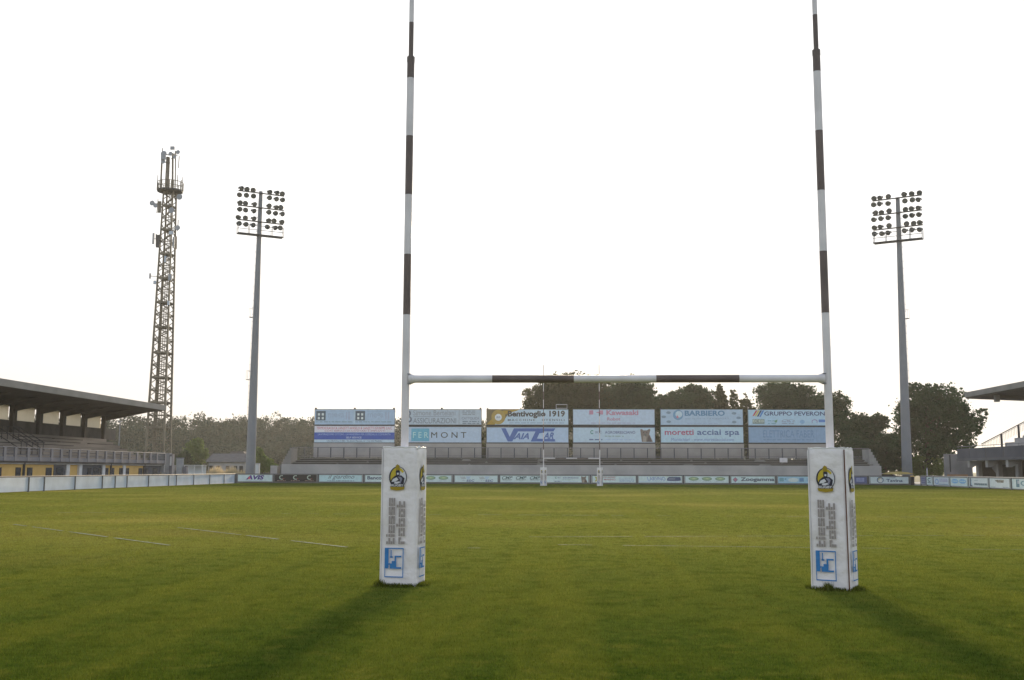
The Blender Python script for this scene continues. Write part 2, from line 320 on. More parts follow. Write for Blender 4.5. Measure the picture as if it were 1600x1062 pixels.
def pad_art(f):
    """everything printed on one face of a pad; f is a 0.50 x 1.83 face"""
    X = lambda px: (px-4)/60.0             # measured across the face of the left pad
    Yv = lambda y: (915-y)/218.0
    # crest: ring, glowing yellow disc, helmeted figure with folded arms, ribbon
    cx, cy, rx, ry = X(33), Yv(745.5), .245, .078
    f.ellipse(cx, cy, rx, ry, 'crest_black', 'crest'); f.ellipse(cx+.012, cy, rx*.87, ry*.93, 'crest_white', 'crest')
    f.poly([(cx+rx*.83*math.cos(RAD(a)), cy+ry*.9*math.sin(RAD(a))) for a in range(70, 262, 8)]+[(cx-rx*.15, cy-ry*.2)], 'crest_yellow', 'crest')
    f.ellipse(cx, cy, rx*.84, ry*.9, 'crest_yellow', 'crest', 35, 95, .72, 10)
    f.poly([(cx-.12,cy-.062),(cx-.205,cy-.042),(cx-.17,cy-.012),(cx-.07,cy+.012),(cx+.10,cy+.012),(cx+.19,cy-.008),(cx+.16,cy-.052),(cx+.1,cy-.062)], 'crest_black', 'crest')
    f.poly([(cx-.17,cy-.034),(cx-.13,cy-.014),(cx-.03,cy-.001),(cx+.02,cy-.018),(cx-.06,cy-.032)], 'crest_white', 'crest')
    f.poly([(cx+.0,cy+.004),(cx+.09,cy+.003),(cx+.13,cy-.012),(cx+.08,cy-.046),(cx+.04,cy-.042),(cx+.07,cy-.018)], 'crest_shade', 'crest')
    f.poly([(cx-.1,cy-.045),(cx-.08,cy-.034),(cx+.05,cy-.030),(cx+.06,cy-.04),(cx-.02,cy-.048)], 'crest_white', 'crest')
    f.poly([(cx-.045,cy+.006),(cx-.055,cy+.042),(cx-.02,cy+.056),(cx+.035,cy+.056),(cx+.06,cy+.04),(cx+.05,cy+.006)], 'crest_black', 'crest')
    f.poly([(cx-.02,cy+.018),(cx-.02,cy+.032),(cx+.03,cy+.032),(cx+.03,cy+.018)], 'crest_white', 'crest')
    f.poly([(cx-.05,cy+.05),(cx-.06,cy+.082),(cx-.01,cy+.094),(cx+.05,cy+.084),(cx+.045,cy+.05)], 'crest_gold', 'crest')
    f.poly([(cx-.19,cy-.088),(cx-.21,cy-.066),(cx+.2,cy-.066),(cx+.18,cy-.088),(cx+.0,cy-.096)], 'crest_gold', 'crest')
    f.rects([(cx-.18,cx+.18,cy-.069,cy-.048)], 'crest_black', 'crest')
    f.text('RUGBY', cx-.165, cx+.17, cy-.067, cy-.050, 'crest_white', .03)
    # two-line name read upwards
    for word, x0, x1, y0, y1 in (('tiesse', X(15.5), X(30), Yv(849.5), Yv(778)), ('robot', X(32), X(46.5), Yv(849.5), Yv(783))):
        L, W = blockletters(word)
        f.rects([(x1-d/5.6*(x1-x0), x1-c/5.6*(x1-x0), y0+a/W*(y1-y0), y0+b/W*(y1-y0)) for a, b, c, d in L], 'ink_grey', 'lettering')
    # square logo
    x0, x1, y0, y1 = X(14.3), X(45.2), Yv(901), Yv(855.5)
    fx = lambda a: x0+(a-187)/131*(x1-x0); fy = lambda b: y1-(b-722)/190*(y1-y0)
    q = lambda a, b, c, d: (fx(a), fx(b), fy(d), fy(c))
    f.rects([q(187,318,722,729), q(187,192,729,905), q(312,318,729,905), q(187,318,905,912), q(192,214,729,855), q(228,235,736,783), q(224,243,776,786),
             q(214,224,822,830), q(224,256,822,856), q(256,268,772,856), q(268,303,772,782), q(268,303,845,856), q(236,258,806,822)], 'ink_blue', 'logo')
def pad(parent, cx, cy, ang, seam):
    root_loc = Vector((cx, cy, 0)); s, H = .50, 1.83; c, sn = math.cos(-ang), math.sin(-ang)
    R_ = random.Random(int(ang*1000)); ph = [R_.uniform(0,6) for _ in range(6)]
    def w(x, y, z): return (cx+x*c-y*sn, cy+x*sn+y*c, z)
    mb = MB(); nz, nu = 40, 10; ring = []
    for k in range(4):
        for i in range(nu):
            t = -.5+i/nu; p = [(t,-.5),(.5,t),(-t,.5),(-.5,-t)][k]; ring.append(p)
    def disp(p, z, i): return .0028*math.sin(3.1*z*2+ph[0]+i*.5)+.0022*math.sin(9*z+i*.9+ph[1])+.0016*math.sin(21*z-i*1.3+ph[2])
    vs = []; n = len(ring)
    for j in range(nz+1):
        z = .0+H*j/nz
        for i, p in enumerate(ring):
            q = Vector((p[0], p[1])); l = max(abs(q.x), abs(q.y)); cr = min(abs(q.x), abs(q.y))
            sc = s*(1-(.035 if cr > .49 else 0)); d = disp(p, z, i)*(0 if cr > .49 else 1)
            if j == nz: d -= .012
            m_ = 1+(d/ (s/2)); vs.append(w(q.x*sc*m_, q.y*sc*m_, z-(.012 if j == nz else 0)+(.006*math.sin(i*1.7+ph[3]) if j == nz else 0)))
    fs = [(j*n+i, j*n+(i+1)%n, (j+1)*n+(i+1)%n, (j+1)*n+i) for j in range(nz) for i in range(n)]
    mb.add(vs, fs, 'vinyl')
    o = mb.build('post_pad', parent, smooth=True)
    hm = MB(); top = [vs[nz*n+i] for i in range(n)]                       # top flap sagging to the post
    inner = [(cx+.056*math.cos(2*math.pi*i/n-2.2-ang), cy+.056*math.sin(2*math.pi*i/n-2.2-ang), H-.03+.02*math.sin(i*.7+ph[4])) for i in range(n)]
    hm.add(top+inner, [(i, (i+1)%n, n+(i+1)%n, n+i) for i in range(n)], 'vinyl_top')
    for i in range(n):
        a = Vector(top[i]); b = Vector(top[(i+1)%n]); hm.tube(a+Vector((0,0,.002)), b+Vector((0,0,.002)), .009, 'vinyl_top', n=5, caps=False)
    hm.build('top_flap', o, smooth=True)
    sm = MB(); px = w(s/2-.012, -s/2-.000, 0)
    if seam: sm.tube((px[0]+.004, px[1]-.006, .0), (px[0]-.002, px[1]-.006, H-.03), .008, 'seam', n=6); sm.build('seam', o)
    else:
        px = w(s/2-.005, -s/2+.01, 0); sm.tube((px[0], px[1], H-.03), (px[0]+.035, px[1]+.03, H-.005), .018, 'vinyl_top', n=6); sm.build('tie_knot', o)
    hem = MB()
    q = w(-s/2+.03, -s/2-.001, 0); hem.tube((q[0], q[1], .01), (q[0], q[1], H-.02), .005, 'piping', n=5)
    hem.build('piping', o)
    U = Vector((c, sn, 0)); V = Vector((0,0,1)); pad_art(Face(w(-s/2,-s/2,0), U, V, s, H, o, .008))
    U2 = Vector((-sn, c, 0)); pad_art(Face(w(s/2,-s/2,0), U2, V, s, H, o, .008))
    return o
def goal(y, label, angs):
    root = thing('rugby_goal', label, 'rugby goal', (0, y, 0), 'goalposts at the two ends of the pitch')
    for k, x in enumerate((-2.85, 2.85)):
        mb = MB(); z = 0; lv = [0]+BAND+[11.25, 12.25]; prev = 0
        for i in range(len(lv)-1):
            m = 'black_paint' if i%2 == 1 else 'white_paint'; a, b = lv[i], lv[i+1]
            for lo, hi in ((a, min(b, 7.34)), (max(a, 7.34), b)):
                if hi <= lo: continue
                r = .052 if hi <= 7.3401 else .034
                mb.tube((x, y, lo), (x, y, hi), r, m, n=20, caps=False)
        mb.tube((x, y, 7.27), (x, y, 7.345), .056, 'black_paint', n=20); mb.tube((x, y, 12.25), (x, y, 12.27), .036, 'white_paint', n=12)
        mb.build('upright', root, smooth=False)
        br = MB(); s = 1 if x < 0 else -1
        br.tube((x+s*.045, y, 2.754), (x+s*.085, y, 2.754), .069, 'white_paint', n=20); br.tube((x+s*.085, y, 2.754), (x+s*.12, y, 2.754), .066, 'white_paint', r1=.055, n=20)
        for q in (-1, 1): br.box(x+s*.05-.02, x+s*.05+.02, y-.05, y+.05, 2.754+q*.066-.006, 2.754+q*.066+.006, 'steel')
        br.build('bracket', root)
        pad(root, x, y, angs[k], k == 1)
    mb = MB(); xs = [-2.77, -1.66, -.55, .56, 1.67, 2.77]
    for i in range(5): mb.tube((xs[i], y, 2.754), (xs[i+1], y, 2.754), .052, 'black_paint' if i%2 else 'white_paint', n=20, caps=False)
    mb.build('crossbar', root)
    return root
goal(13.99, 'nearest goalposts with black and white bands and tall white pads printed in blue and grey', (RAD(8), RAD(28)))
goal(105.5, 'small distant goalposts standing in front of the billboards at the far end', (RAD(38), RAD(20)))

# ------------------------------------------------------------------ boards along the pitch
def board(name, p0, p1, z0, z1, label, cat, group, bgc='hoarding', frame='kick', thick=.06, art=None, proud=.03):
    p0 = Vector((p0[0], p0[1], 0)); p1 = Vector((p1[0], p1[1], 0)); d = (p1-p0).normalized(); nrm = Vector((d.y, -d.x, 0)); w = (p1-p0).length
    root = thing(name, label, cat, (p0+p1)/2+Vector((0,0,z0)), group)
    mb = MB(); a = p0+Vector((0,0,z0)); b = p1+Vector((0,0,z0)); up = Vector((0,0,z1-z0))
    mb.prism([a, b, b+up, a+up], -nrm*thick, ink(bgc)); pn = mb.build('panel', root)
    fr = MB(); t = .045
    for q0, q1, hgt, base in ((a, b, t, 0), (a, b, t, z1-z0-t)):
        o = Vector((0,0,base)); fr.prism([q0+o, q1+o, q1+o+Vector((0,0,hgt)), q0+o+Vector((0,0,hgt))], nrm*proud, frame)
    for q0, q1 in ((a, a+d*t), (b-d*t, b)):
        fr.prism([q0+Vector((0,0,t)), q1+Vector((0,0,t)), q1+up-Vector((0,0,t)), q0+up-Vector((0,0,t))], nrm*proud, frame)
    fr.build('frame', root)
    f = Face(a, d, (0,0,1), w, z1-z0, pn, .012)
    if art: art(f)
    return root
W_ = pc(178,196,222)
def lines_art(f): f.lines(.1, .9, [.5], pc(90,100,120))
def a_avis(f):
    f.text('AVIS', .24, .76, .30, .88, pc(75,55,130), .045, .25); f.poly([(.30,.36),(.36,.36),(.36,.7),(.33,.7)], pc(190,90,110)); f.lines(.26, .72, [.16], pc(150,160,190), .05)
def a_moon(f):
    for i in range(3):
        c = .17+.33*i; f.ellipse(c, .60, .062, .30, pc(150,165,165), 'emblem', 60, 300, .62); f.lines(c-.11, c+.1, [.17], pc(140,120,120), .07, i); f.rects([(c+.03,c+.06,.38,.45)], pc(150,70,70))
def a_giard(f): f.text('il giardino', .22, .82, .30, .97, pc(85,100,120), .0, .35); f.lines(.2, .82, [.17], pc(110,125,150), .09, 3)
def a_banco(f): f.text('Banco', .06, .40, .36, .82, pc(75,85,110), .03)
def a_eye(f):
    for i in range(3):
        c = .2+.3*i; f.ellipse(c, .60, .115, .25, pc(115,140,130)); f.ellipse(c, .62, .085, .16, pc(135,160,135)); f.poly([(c-.04,.6),(c-.01,.68),(c+.05,.66),(c+.02,.56)], pc(170,180,150)); f.lines(c-.1, c+.09, [.24], pc(150,165,190), .05, i)
def a_ssc(f):
    for i in range(2):
        c = .12+.43*i
        f.poly([(c,.78),(c+.12,.80),(c+.16,.45),(c+.04,.45)], pc(160,172,185)); f.poly([(c+.14,.80),(c+.26,.82),(c+.22,.45),(c+.17,.45)], pc(160,180,205)); f.lines(c+.06, c+.16, [.26], pc(150,160,180), .05, i)
        f.text('SSC', c+.16, c+.34, .10, .40, pc(90,105,150), .03, .1, 1.1)
def a_cmp(f):
    for i in range(3):
        c = .05+.33*i; f.text('CMP', c, c+.25, .45, .86, pc(75,95,105), .012, .35); f.rects([(c,c+.24,.36,.41)], pc(95,115,120)); f.lines(c+.02, c+.2, [.26], pc(150,165,185), .04, i)
def cat_pic(f, x0, x1):
    X = lambda a: x0+a*(x1-x0)
    f.poly([(X(.12),.06),(X(.05),.5),(X(0),.86),(X(.14),.88),(X(.25),.80),(X(.55),.80),(X(.72),.90),(X(.82),.84),(X(.72),.55),(X(.9),.25),(X(1),.06)], pc(112,104,104), 'picture')
    f.poly([(X(.2),.06),(X(.22),.4),(X(.4),.55),(X(.5),.35),(X(.45),.06)], pc(140,134,132), 'picture'); f.poly([(X(.3),.5),(X(.36),.58),(X(.48),.57),(X(.5),.46),(X(.4),.40)], pc(95,98,100), 'picture')
    f.ellipse(X(.27), .66, .006, .03, pc(60,60,64), 'picture'); f.ellipse(X(.53), .66, .006, .03, pc(60,60,64), 'picture')
    f.poly([(X(.55),.06),(X(.6),.35),(X(.72),.5),(X(.85),.2),(X(.9),.06)], pc(85,76,78), 'picture')
def a_agro(f):
    f.ellipse(.235, .68, .022, .13, pc(80,130,130), 'emblem', 40, 320, .55); f.text('BCC', .275, .35, .60, .76, pc(120,135,165), .02)
    f.text('AGROBRESCIANO', .39, .76, .58, .76, pc(95,110,150), .02); f.lines(.39, .62, [.42], pc(130,155,165), .06, 4); f.lines(.2, .36, [.2], pc(80,95,140), .07, 5); f.lines(.4, .75, [.2], pc(140,160,200), .03, 6); cat_pic(f, .82, .97)
def a_vill(f):
    f.poly([(.06,.15),(.09,.5),(.06,.85),(.12,.8),(.13,.45),(.10,.2)], pc(160,160,90)); f.poly([(.02,.08),(.14,.14),(.14,.2),(.02,.2)], pc(200,210,205))
    f.text('VILLAGGIO', .25, .53, .66, .88, pc(150,110,125), .02); f.text('MARINO', .27, .53, .36, .58, pc(150,110,125), .02); f.lines(.62, .95, [.66,.48,.33,.2], pc(130,150,185), .06, 8)
def a_bus(f):
    f.text('LARVNO', .20, .62, .34, .84, pc(125,145,190), .02, -.3); f.poly([(.65,.36),(.66,.62),(.70,.84),(.96,.82),(.97,.36),(.9,.30),(.7,.30)], pc(75,85,120), 'picture'); f.poly([(.68,.46),(.7,.72),(.84,.72),(.84,.46)], pc(105,115,140), 'picture')
    f.lines(.02, .96, [.17], pc(140,165,205), .05, 9)
def a_zoo(f):
    f.poly([(.04,.5),(.10,.85),(.16,.5),(.10,.15)], pc(120,115,150)); f.poly([(.06,.52),(.10,.76),(.14,.52),(.10,.3)], pc(165,110,130)); f.text('Zoogamma', .22, .985, .18, .80, pc(85,95,115), .035)
def a_blue(f):
    f.rects([(.04,.14,.28,.74),(.16,.2,.5,.7)], pc(105,145,170)); f.ellipse(.36, .48, .12, .28, pc(180,205,230)); f.rects([(.5,.6,.26,.74)], pc(95,130,175)); f.lines(.66, .95, [.62,.4], pc(120,155,190), .08, 2)
def a_navy(f): f.ellipse(.55, .48, .13, .26, pc(170,200,230)); f.rects([(.75,.93,.28,.78)], pc(125,135,180)); f.lines(.77, .91, [.4,.53,.66], pc(95,105,150), .05, 4)
def a_tav(f):
    f.ellipse(.265, .52, .088, .40, pc(80,95,130)); f.ellipse(.268, .5, .066, .31, pc(175,190,205)); f.ellipse(.262, .56, .05, .24, pc(165,160,125), 'emblem', 20, 200, .5); f.poly([(.25,.2),(.24,.55),(.275,.72),(.31,.55),(.30,.2)], pc(205,212,215))
    f.text('Tavina', .42, .84, .26, .66, pc(75,90,125), .02); f.text('TERME', .50, .66, .78, .88, pc(110,120,150), .01)
def farpt(px):
    Y = 118.8
    for _ in range(4): p = atY(px, 747, Y); Y = lineY(p.x)
    return (p.x, Y)
far_boards = [
 (371,426,'white pitch-side board reading AVIS in purple at the left corner',W_,a_avis),(429,495,'black pitch-side board with three pale crescent moons',(.035,.03,.034),a_moon),
 (498,566,'pale blue pitch-side board lettered il giardino in slanted script',pc(165,192,218),a_giard),(570,636,'pale pitch-side board lettered Banco, half hidden by the left pad',W_,a_banco),
 (640,706,'white board with green oval eye logos just right of the left goal pad',pc(178,200,215),a_eye),(710,778,'white pitch-side board with SSC printed twice',W_,a_ssc),
 (781,847,'white pitch-side board with three outlined CMP logos',W_,a_cmp),(853,920,'pitch-side board with a cheetah picture behind the distant goal',W_,a_agro),
 (925,994,'pitch-side board with a yellow curl and reddish two-line lettering',W_,a_vill),(997,1066,'pitch-side board with a dark blue vehicle picture and slanted blue lettering',W_,a_bus),
 (1070,1139,'white board with three green oval eye logos next to the Zoogamma board',pc(178,200,215),a_eye),(1142,1211,'white pitch-side board reading Zoogamma beside a reddish diamond',pc(175,195,210),a_zoo),
 (1215,1283,'sky blue pitch-side board with a white blob, left of the right goal pad',pc(140,178,210),a_blue),(1287,1355,'dark blue pitch-side board with a pale square, right of the right goal pad',pc(80,90,135),a_navy),
 (1359,1420,'white pitch-side board reading Tavina next to a round logo',pc(178,192,225),a_tav)]
for a, b, lab, bgc, art in far_boards:
    board('advertising_board', farpt(a), farpt(b), .13, .98, lab, 'advertising board', 'advertising boards along the far touchline', bgc, 'kick', art=art)
fr = thing('barrier_rail', 'long grey top rail and posts carrying the far advertising boards', 'barrier', (0, 119.5, 0)); 
p0 = Vector((*farpt(369),0)); p1 = Vector((*farpt(1423),0)); nb = Vector((0,.14,0))
MB().tube(p0+nb+Vector((0,0,1.03)), p1+nb+Vector((0,0,1.03)), .035, 'fpost', n=6).build('rail', fr)
MB().prism([p0+Vector((0,.07,0)), p1+Vector((0,.07,0)), p1+Vector((0,.07,.12)), p0+Vector((0,.07,.12))], (0,.08,0), 'kick').build('kickboard', fr)
for px in [369,427.5,496.5,568,638,708,779.5,850,922.5,995.5,1068,1140.5,1213,1285,1357,1422]:
    q = farpt(px); MB().box(q[0]-.07, q[0]+.07, q[1]+.07, q[1]+.2, 0, 1.02, 'fpost').build('post', fr)

# left touchline: plain white panels, one fence
def lx(px):
    X = -36.
    for _ in range(4): Y = yX(px, X); X = -35.9-(Y-63)*.036
    return (X, Y)
lf = thing('perimeter_fence', 'long fence of blank white panels below the covered stand on the left touchline', 'fence', (-36.5, 90, 0))
cuts = [45.7,70,118,160.5,180.5,199,232.5,264,276,303,328,350.5,367.5]
pts = [(-34.3,38),(-34.9,47),(-35.2,53),(-35.5,59)]+[lx(c) for c in cuts]; pts.sort(key=lambda q: q[1])
for i in range(len(pts)-1):
    a = Vector((*pts[i],0)); b = Vector((*pts[i+1],0)); d = (b-a).normalized(); n = Vector((d.y,-d.x,0))
    aa = a+d*.06; bb = b-d*.06
    MB().prism([aa+Vector((0,0,.05)), bb+Vector((0,0,.05)), bb+Vector((0,0,.96)), aa+Vector((0,0,.96))], -n*.05, 'hoarding_dirty').build('panel', lf)
    MB().box(a.x-.05, a.x+.05, a.y-.05, a.y+.05, 0, .99, 'fpost').build('post', lf)
MB().tube(Vector((*pts[0],1.02)), Vector((*pts[-1],1.02)), .045, 'brownrail', n=6).build('rail', lf)
q = pts[-1]; MB().box(q[0]-.05, q[0]+.25, q[1]-.1, q[1]+.1, 0, 1.03, 'fpost').build('post', lf)
# right touchline
def rx_(px):
    X = 38.
    for _ in range(5): Y = yX(px, X); X = 37.25+(Y-88.2)*.0605
    return (X, Y)
def a_r1(f): f.rects([(.15,.85,.2,.85)], pc(95,100,140)); f.lines(.2,.8,[.4,.6],pc(140,145,175),.06,1)
def a_r2(f): f.ellipse(.5,.62,.3,.22,pc(85,110,130),'emblem',30,330,.5); f.rects([(.2,.8,.28,.36)],pc(70,90,110)); f.rects([(.3,.75,.16,.2)],pc(140,155,180))
def a_r3(f): f.ellipse(.22,.45,.13,.3,pc(130,155,200),'emblem',0,360,.6); f.lines(.4,.92,[.75,.62,.5],pc(150,150,190),.08,2); f.lines(.3,.92,[.16],pc(90,115,150),.08,3)
def a_r4(f): 
    f.ellipse(.28,.56,.2,.24,pc(115,160,210)); f.ellipse(.72,.56,.2,.24,pc(115,160,210)); f.lines(.12,.44,[.56],pc(170,200,235),.12,3); f.lines(.56,.88,[.56],pc(170,200,235),.12,5)
def a_r5(f): f.poly([(.06,.1),(.06,.92),(.12,.92),(.1,.5),(.12,.2),(.2,.16),(.2,.08)],pc(60,70,95)); f.ellipse(.19,.5,.07,.34,pc(115,160,190),'emblem',110,250,.75); f.lines(.3,.95,[.28,.38],pc(80,105,120),.1,5); f.lines(.3,.5,[.72],pc(130,150,165),.06,7)
def a_r6(f): f.poly([(.3,.78),(.36,.6),(.4,.78)],pc(60,60,60)); f.lines(.4,.72,[.74,.62],pc(105,100,92),.13,6); f.lines(.08,.3,[.12],pc(110,125,150),.05,8); f.lines(.68,.95,[.12],pc(110,125,150),.05,9)
def a_r7(f): f.rects([(.2,.34,.2,.88)],pc(80,115,140)); f.rects([(.26,.34,.5,.8)],pc(160,170,190)); f.text('CEB', .4, .98, .34, .78, pc(95,135,160), .02)
rb = [(1438,1446,'narrow violet-blue board at the start of the right touchline row',pc(120,125,155),a_r1),(1447,1456,'small white board with a dark monogram, second on the right touchline',W_,a_r2),(1458,1482,'white board with pale violet ring and lines on the right touchline',pc(178,190,222),a_r3),
 (1484,1511,'white board with two sky blue ovals on the right touchline',W_,a_r4),(1513,1543,'white board with a tall black bracket logo on the right touchline',pc(185,200,222),a_r5),(1545,1577,'white board with one small brown emblem in its middle, right touchline',pc(185,200,218),a_r6),
 (1580,1616,'white board with teal block letters at the right edge of the photo',pc(180,198,220),a_r7),(1619,1660,'plain white board beyond the right frame edge',W_,None)]
for a, b, lab, bgc, art in rb:
    if a > 1610: continue
    board('advertising_board', rx_(a), rx_(b), .08, 1.0, lab, 'advertising board', 'advertising boards along the right touchline', bgc, 'kick', art=art, proud=.02)
rr = thing('barrier_rail', 'beige top rail and posts carrying the boards on the right touchline', 'barrier', (38, 100, 0))
a = Vector((*rx_(1437),1.05)); b = Vector((*rx_(1660),1.05)); MB().tube(a+Vector((.1,0,0)), b+Vector((.1,0,0)), .045, 'beige', n=6).build('rail', rr)
MB().tube(a+Vector((.1,0,-.1)), b+Vector((.1,0,-.1)), .03, 'brownrail', n=6).build('rail', rr)
for px in (1437,1446.5,1457,1483,1512,1544,1578.5,1617): q = rx_(px); MB().box(q[0]+.03, q[0]+.15, q[1]-.07, q[1]+.07, 0, 1.04, 'fpost').build('post', rr)

# ------------------------------------------------------------------ far open stand
fs_ = thing('open_stand', 'long low open concrete stand behind the far boards, under the billboards', 'stand', (0, 124, 0))
L = lambda px, y, Y: atY(px, y, Y)
xl, xr = L(440,725,123).x, L(1377,729,123).x; zt = 2.18
MB().box(xl, xr, 123, 123.35, 0, zt, 'concrete_light').build('front_wall', fs_)
mb = MB(); nr = 5; xa, xb = L(450,720,125).x, L(1370,720,125).x
for i in range(nr):
    y0 = 123.35+i*.85; z = 1.9+i*.26; mb.box(xa+i*.25, xb-i*.25, y0, y0+.85, 0, z, 'tier_far')
mb.build('terracing', fs_)
for i in range(nr-1):
    y0 = 123.35+i*.85; z = 1.9+i*.26; m2 = MB(); x = xa+i*.25+.3; R_ = random.Random(i)
    while x < xb-2:
        w = R_.uniform(5, 9); x2 = min(xb-i*.25-.3, x+w); m2.box(x, x2, y0+.35, y0+.7, z+.10, z+.17, 'bench'); m2.box(x+.1, x2-.1, y0+.5, y0+.6, z, z+.10, 'bench'); x = x2+(R_.uniform(.9,1.3) if R_.random() < .4 else .12)
    m2.build('bench', fs_)
# stepped end walls
for sx, x0 in ((-1, L(455,700,124.6).x), (1, L(1358,700,124.6).x)):
    mb = MB()
    for i in range(7):
        mb.box(min(x0+sx*i*.19, x0+sx*(i*.19+.19)), max(x0+sx*i*.19, x0+sx*(i*.19+.19)), 124.6, 127.6, 0, 4.15-i*.34, 'tier_far' if sx < 0 else 'concrete')
    mb.build('end_steps', fs_)
MB().box(L(430,722,126).x, L(440,722,126).x, 124, 126, 0, 2.0, 'concrete_light').build('ramp_wall', fs_)
# railing
x0, x1 = L(456,700,127.4).x, L(1358,700,127.4).x; zb, zr = 3.0, 4.28; mb = MB()
mb.tube((x0,127.4,zr), (x1,127.4,zr), .035, 'rail', n=6); mb.tube((x0,127.4,zb+.12), (x1,127.4,zb+.12), .03, 'rail', n=6); mb.tube((x0,127.4,zb+.3), (x1,127.4,zb+.3), .02, 'rail', n=4)
x = x0
while x < x1: mb.box(x-.009, x+.009, 127.39, 127.41, zb+.15, zr-.03, 'rail'); x += .13
mb.build('railing', fs_)
x = x0; 
while x < x1+.1: MB().box(x-.06, x+.06, 127.42, 127.52, zb-.1, zr+.02, 'fpost').build('railing_post', fs_); x += 1.63
MB().box(L(1218,715,125.5).x, L(1230,715,125.5).x, 125.4, 125.5, 2.55, 3.1, 'white_paint').build('notice', fs_)

# ------------------------------------------------------------------ billboards
BY = 128.6
cols = [(491,617,'concrete_light'),(628,752.5,'beige'),(760,888.5,'beige'),(895,1023.5,'beige'),(1032,1161.5,'beige'),(1169,1297.5,'beige')]
colname = ['first','second','third','fourth','fifth','sixth']
def bb(px0, px1, y0, y1, lab, bgc, art, frame='fpost'):
    a = L(px0, 665, BY); b = L(px1, 665, BY); z1 = L((px0+px1)/2, y0, BY).z; z0 = L((px0+px1)/2, y1, BY).z
    return board('billboard', (a.x, BY), (b.x, BY), z0, z1, lab, 'billboard', 'billboards above the open stand', bgc, frame, .08, art, .02)
def b_mega(f):
    f.rects([(.49,.5,.0,1)], pc(165,185,205), 'joint')
    for c in (.02, .51):
        f.rects([(c,c+.118,.28,.88)], pc(75,88,105)); t = [(c+.022,.62),(c+.07,.62),(c+.022,.38),(c+.07,.38)]
        f.rects([(a,a+.026,b_-.03,b_+.12) for a, b_ in t], pc(185,195,205)); f.text('mega', c+.15, c+.35, .34, .74, pc(140,160,190), .02); f.rects([(c+.37,c+.385,.34,.82),(c+.40,c+.42,.34,.82)], pc(145,160,190)); f.rects([(c+.14,c+.45,.86,.875)], pc(140,160,185)); f.lines(c, c+.46, [.19], pc(115,140,160), .05, 3)
def b_lanz(f):
    f.rects([(0,1,.19,.60)], pc(62,85,160)); f.rects([(0,1,.62,1)], pc(190,190,212), 'ground_strip')
    f.text('TERMOIDRAULICA LANZETTI ANGELO & LANZETTI GIUSEPPE S.N.C.', .03, .97, .78, .93, pc(165,75,95), .0); f.text('CON SERVIZI DI SANITARI E IMPIANTI', .13, .88, .65, .74, pc(150,80,110), 0)
    f.text('LAVORAZIONE OTTONI - LAVANDERIA PER OSPEDALI E COMUNITA', .05, .95, .44, .55, pc(150,170,215), 0); f.text('SELF SERVICE', .40, .59, .25, .36, pc(170,185,225), .01); f.text('CALCINATELLO (BS) - Via Emilio Montale, 51 - Tel. 030 9969696', .16, .84, .03, .15, pc(70,85,110), 0)
def b_ass(f):
    f.text('B', .03, .125, .14, .93, pc(95,105,125), 0); f.text('Simone Bertelani', .14, .67, .60, .94, pc(130,138,155), 0); f.rects([(.14,.63,.52,.545)], pc(115,125,145)); f.text('ASSICURAZIONI', .14, .68, .10, .44, pc(110,120,138), 0)
    f.rects([(.715,.72,.05,.96)], pc(130,135,150)); f.lines(.76, .92, [.88,.76,.66], pc(120,130,148), .05, 1); f.text('CATTOLICA', .75, .97, .34, .50, pc(115,125,148), .01); f.lines(.76, .97, [.22,.10], pc(110,125,145), .06, 2)
def b_fer(f):
    f.rects([(.12,.345,.1,.88)], pc(95,155,185)); f.text('F E R', .14, .335, .30, .66, pc(160,205,205), .01); f.text('M O N T', .37, .81, .30, .66, pc(60,62,62), 0)
def b_bent(f):
    f.poly([(0,0),(0,1),(.38,1),(.29,.86),(.2,.2),(.06,0)], pc(105,95,75)); f.poly([(.0,.02),(.05,.3),(.2,.9),(.42,1.0),(.36,.88),(.24,.7),(.1,.02)], pc(150,125,60)); f.ellipse(.145, .50, .085, .46, pc(150,130,78)); f.ellipse(.145, .48, .042, .22, pc(190,205,225)); f.text('1919', .122, .168, .42, .54, pc(60,70,110), .02)
    f.text('Bentivoglio 1919', .26, .955, .42, .90, pc(68,66,70), .035); f.text('MACCHINE   UTENSILI', .26, .95, .25, .38, pc(95,100,115), .01, 0, 1.35); f.lines(.28, .95, [.13], pc(120,140,170), .04, 5)
def b_vaia(f):
    c = pc(72,98,160)
    f.poly([(.18,.94),(.26,.08),(.31,.08),(.24,.86)][:0] or [(.18,.94),(.262,.08),(.315,.08),(.385,.72),(.35,.94),(.235,.94)][:0] or [(.18,.92),(.235,.92),(.285,.38),(.335,.92),(.84,.92),(.815,.72),(.385,.72),(.315,.08),(.262,.08)], c, 'emblem')
    f.text('AIA', .33, .52, .22, .62, c, .03, .35); f.poly([(.60,.74),(.70,.74),(.685,.64),(.645,.60),(.615,.26),(.83,.24),(.84,.08),(.54,.08),(.555,.26)], c, 'emblem'); f.text('AR', .69, .82, .24, .66, c, .03, .35)
def b_kaw(f):
    c = pc(165,125,152); f.rects([(.2,.25,.66,.92)], c); f.poly([(.28,.78),(.32,.84),(.32,.92),(.37,.92),(.37,.66),(.32,.66),(.32,.74)], c); f.text('Kawasaki', .41, .80, .62, .94, c, .035); f.text('Robot', .42, .58, .28, .48, c, .02); f.lines(.22, .76, [.12], pc(150,155,185), .05, 2)
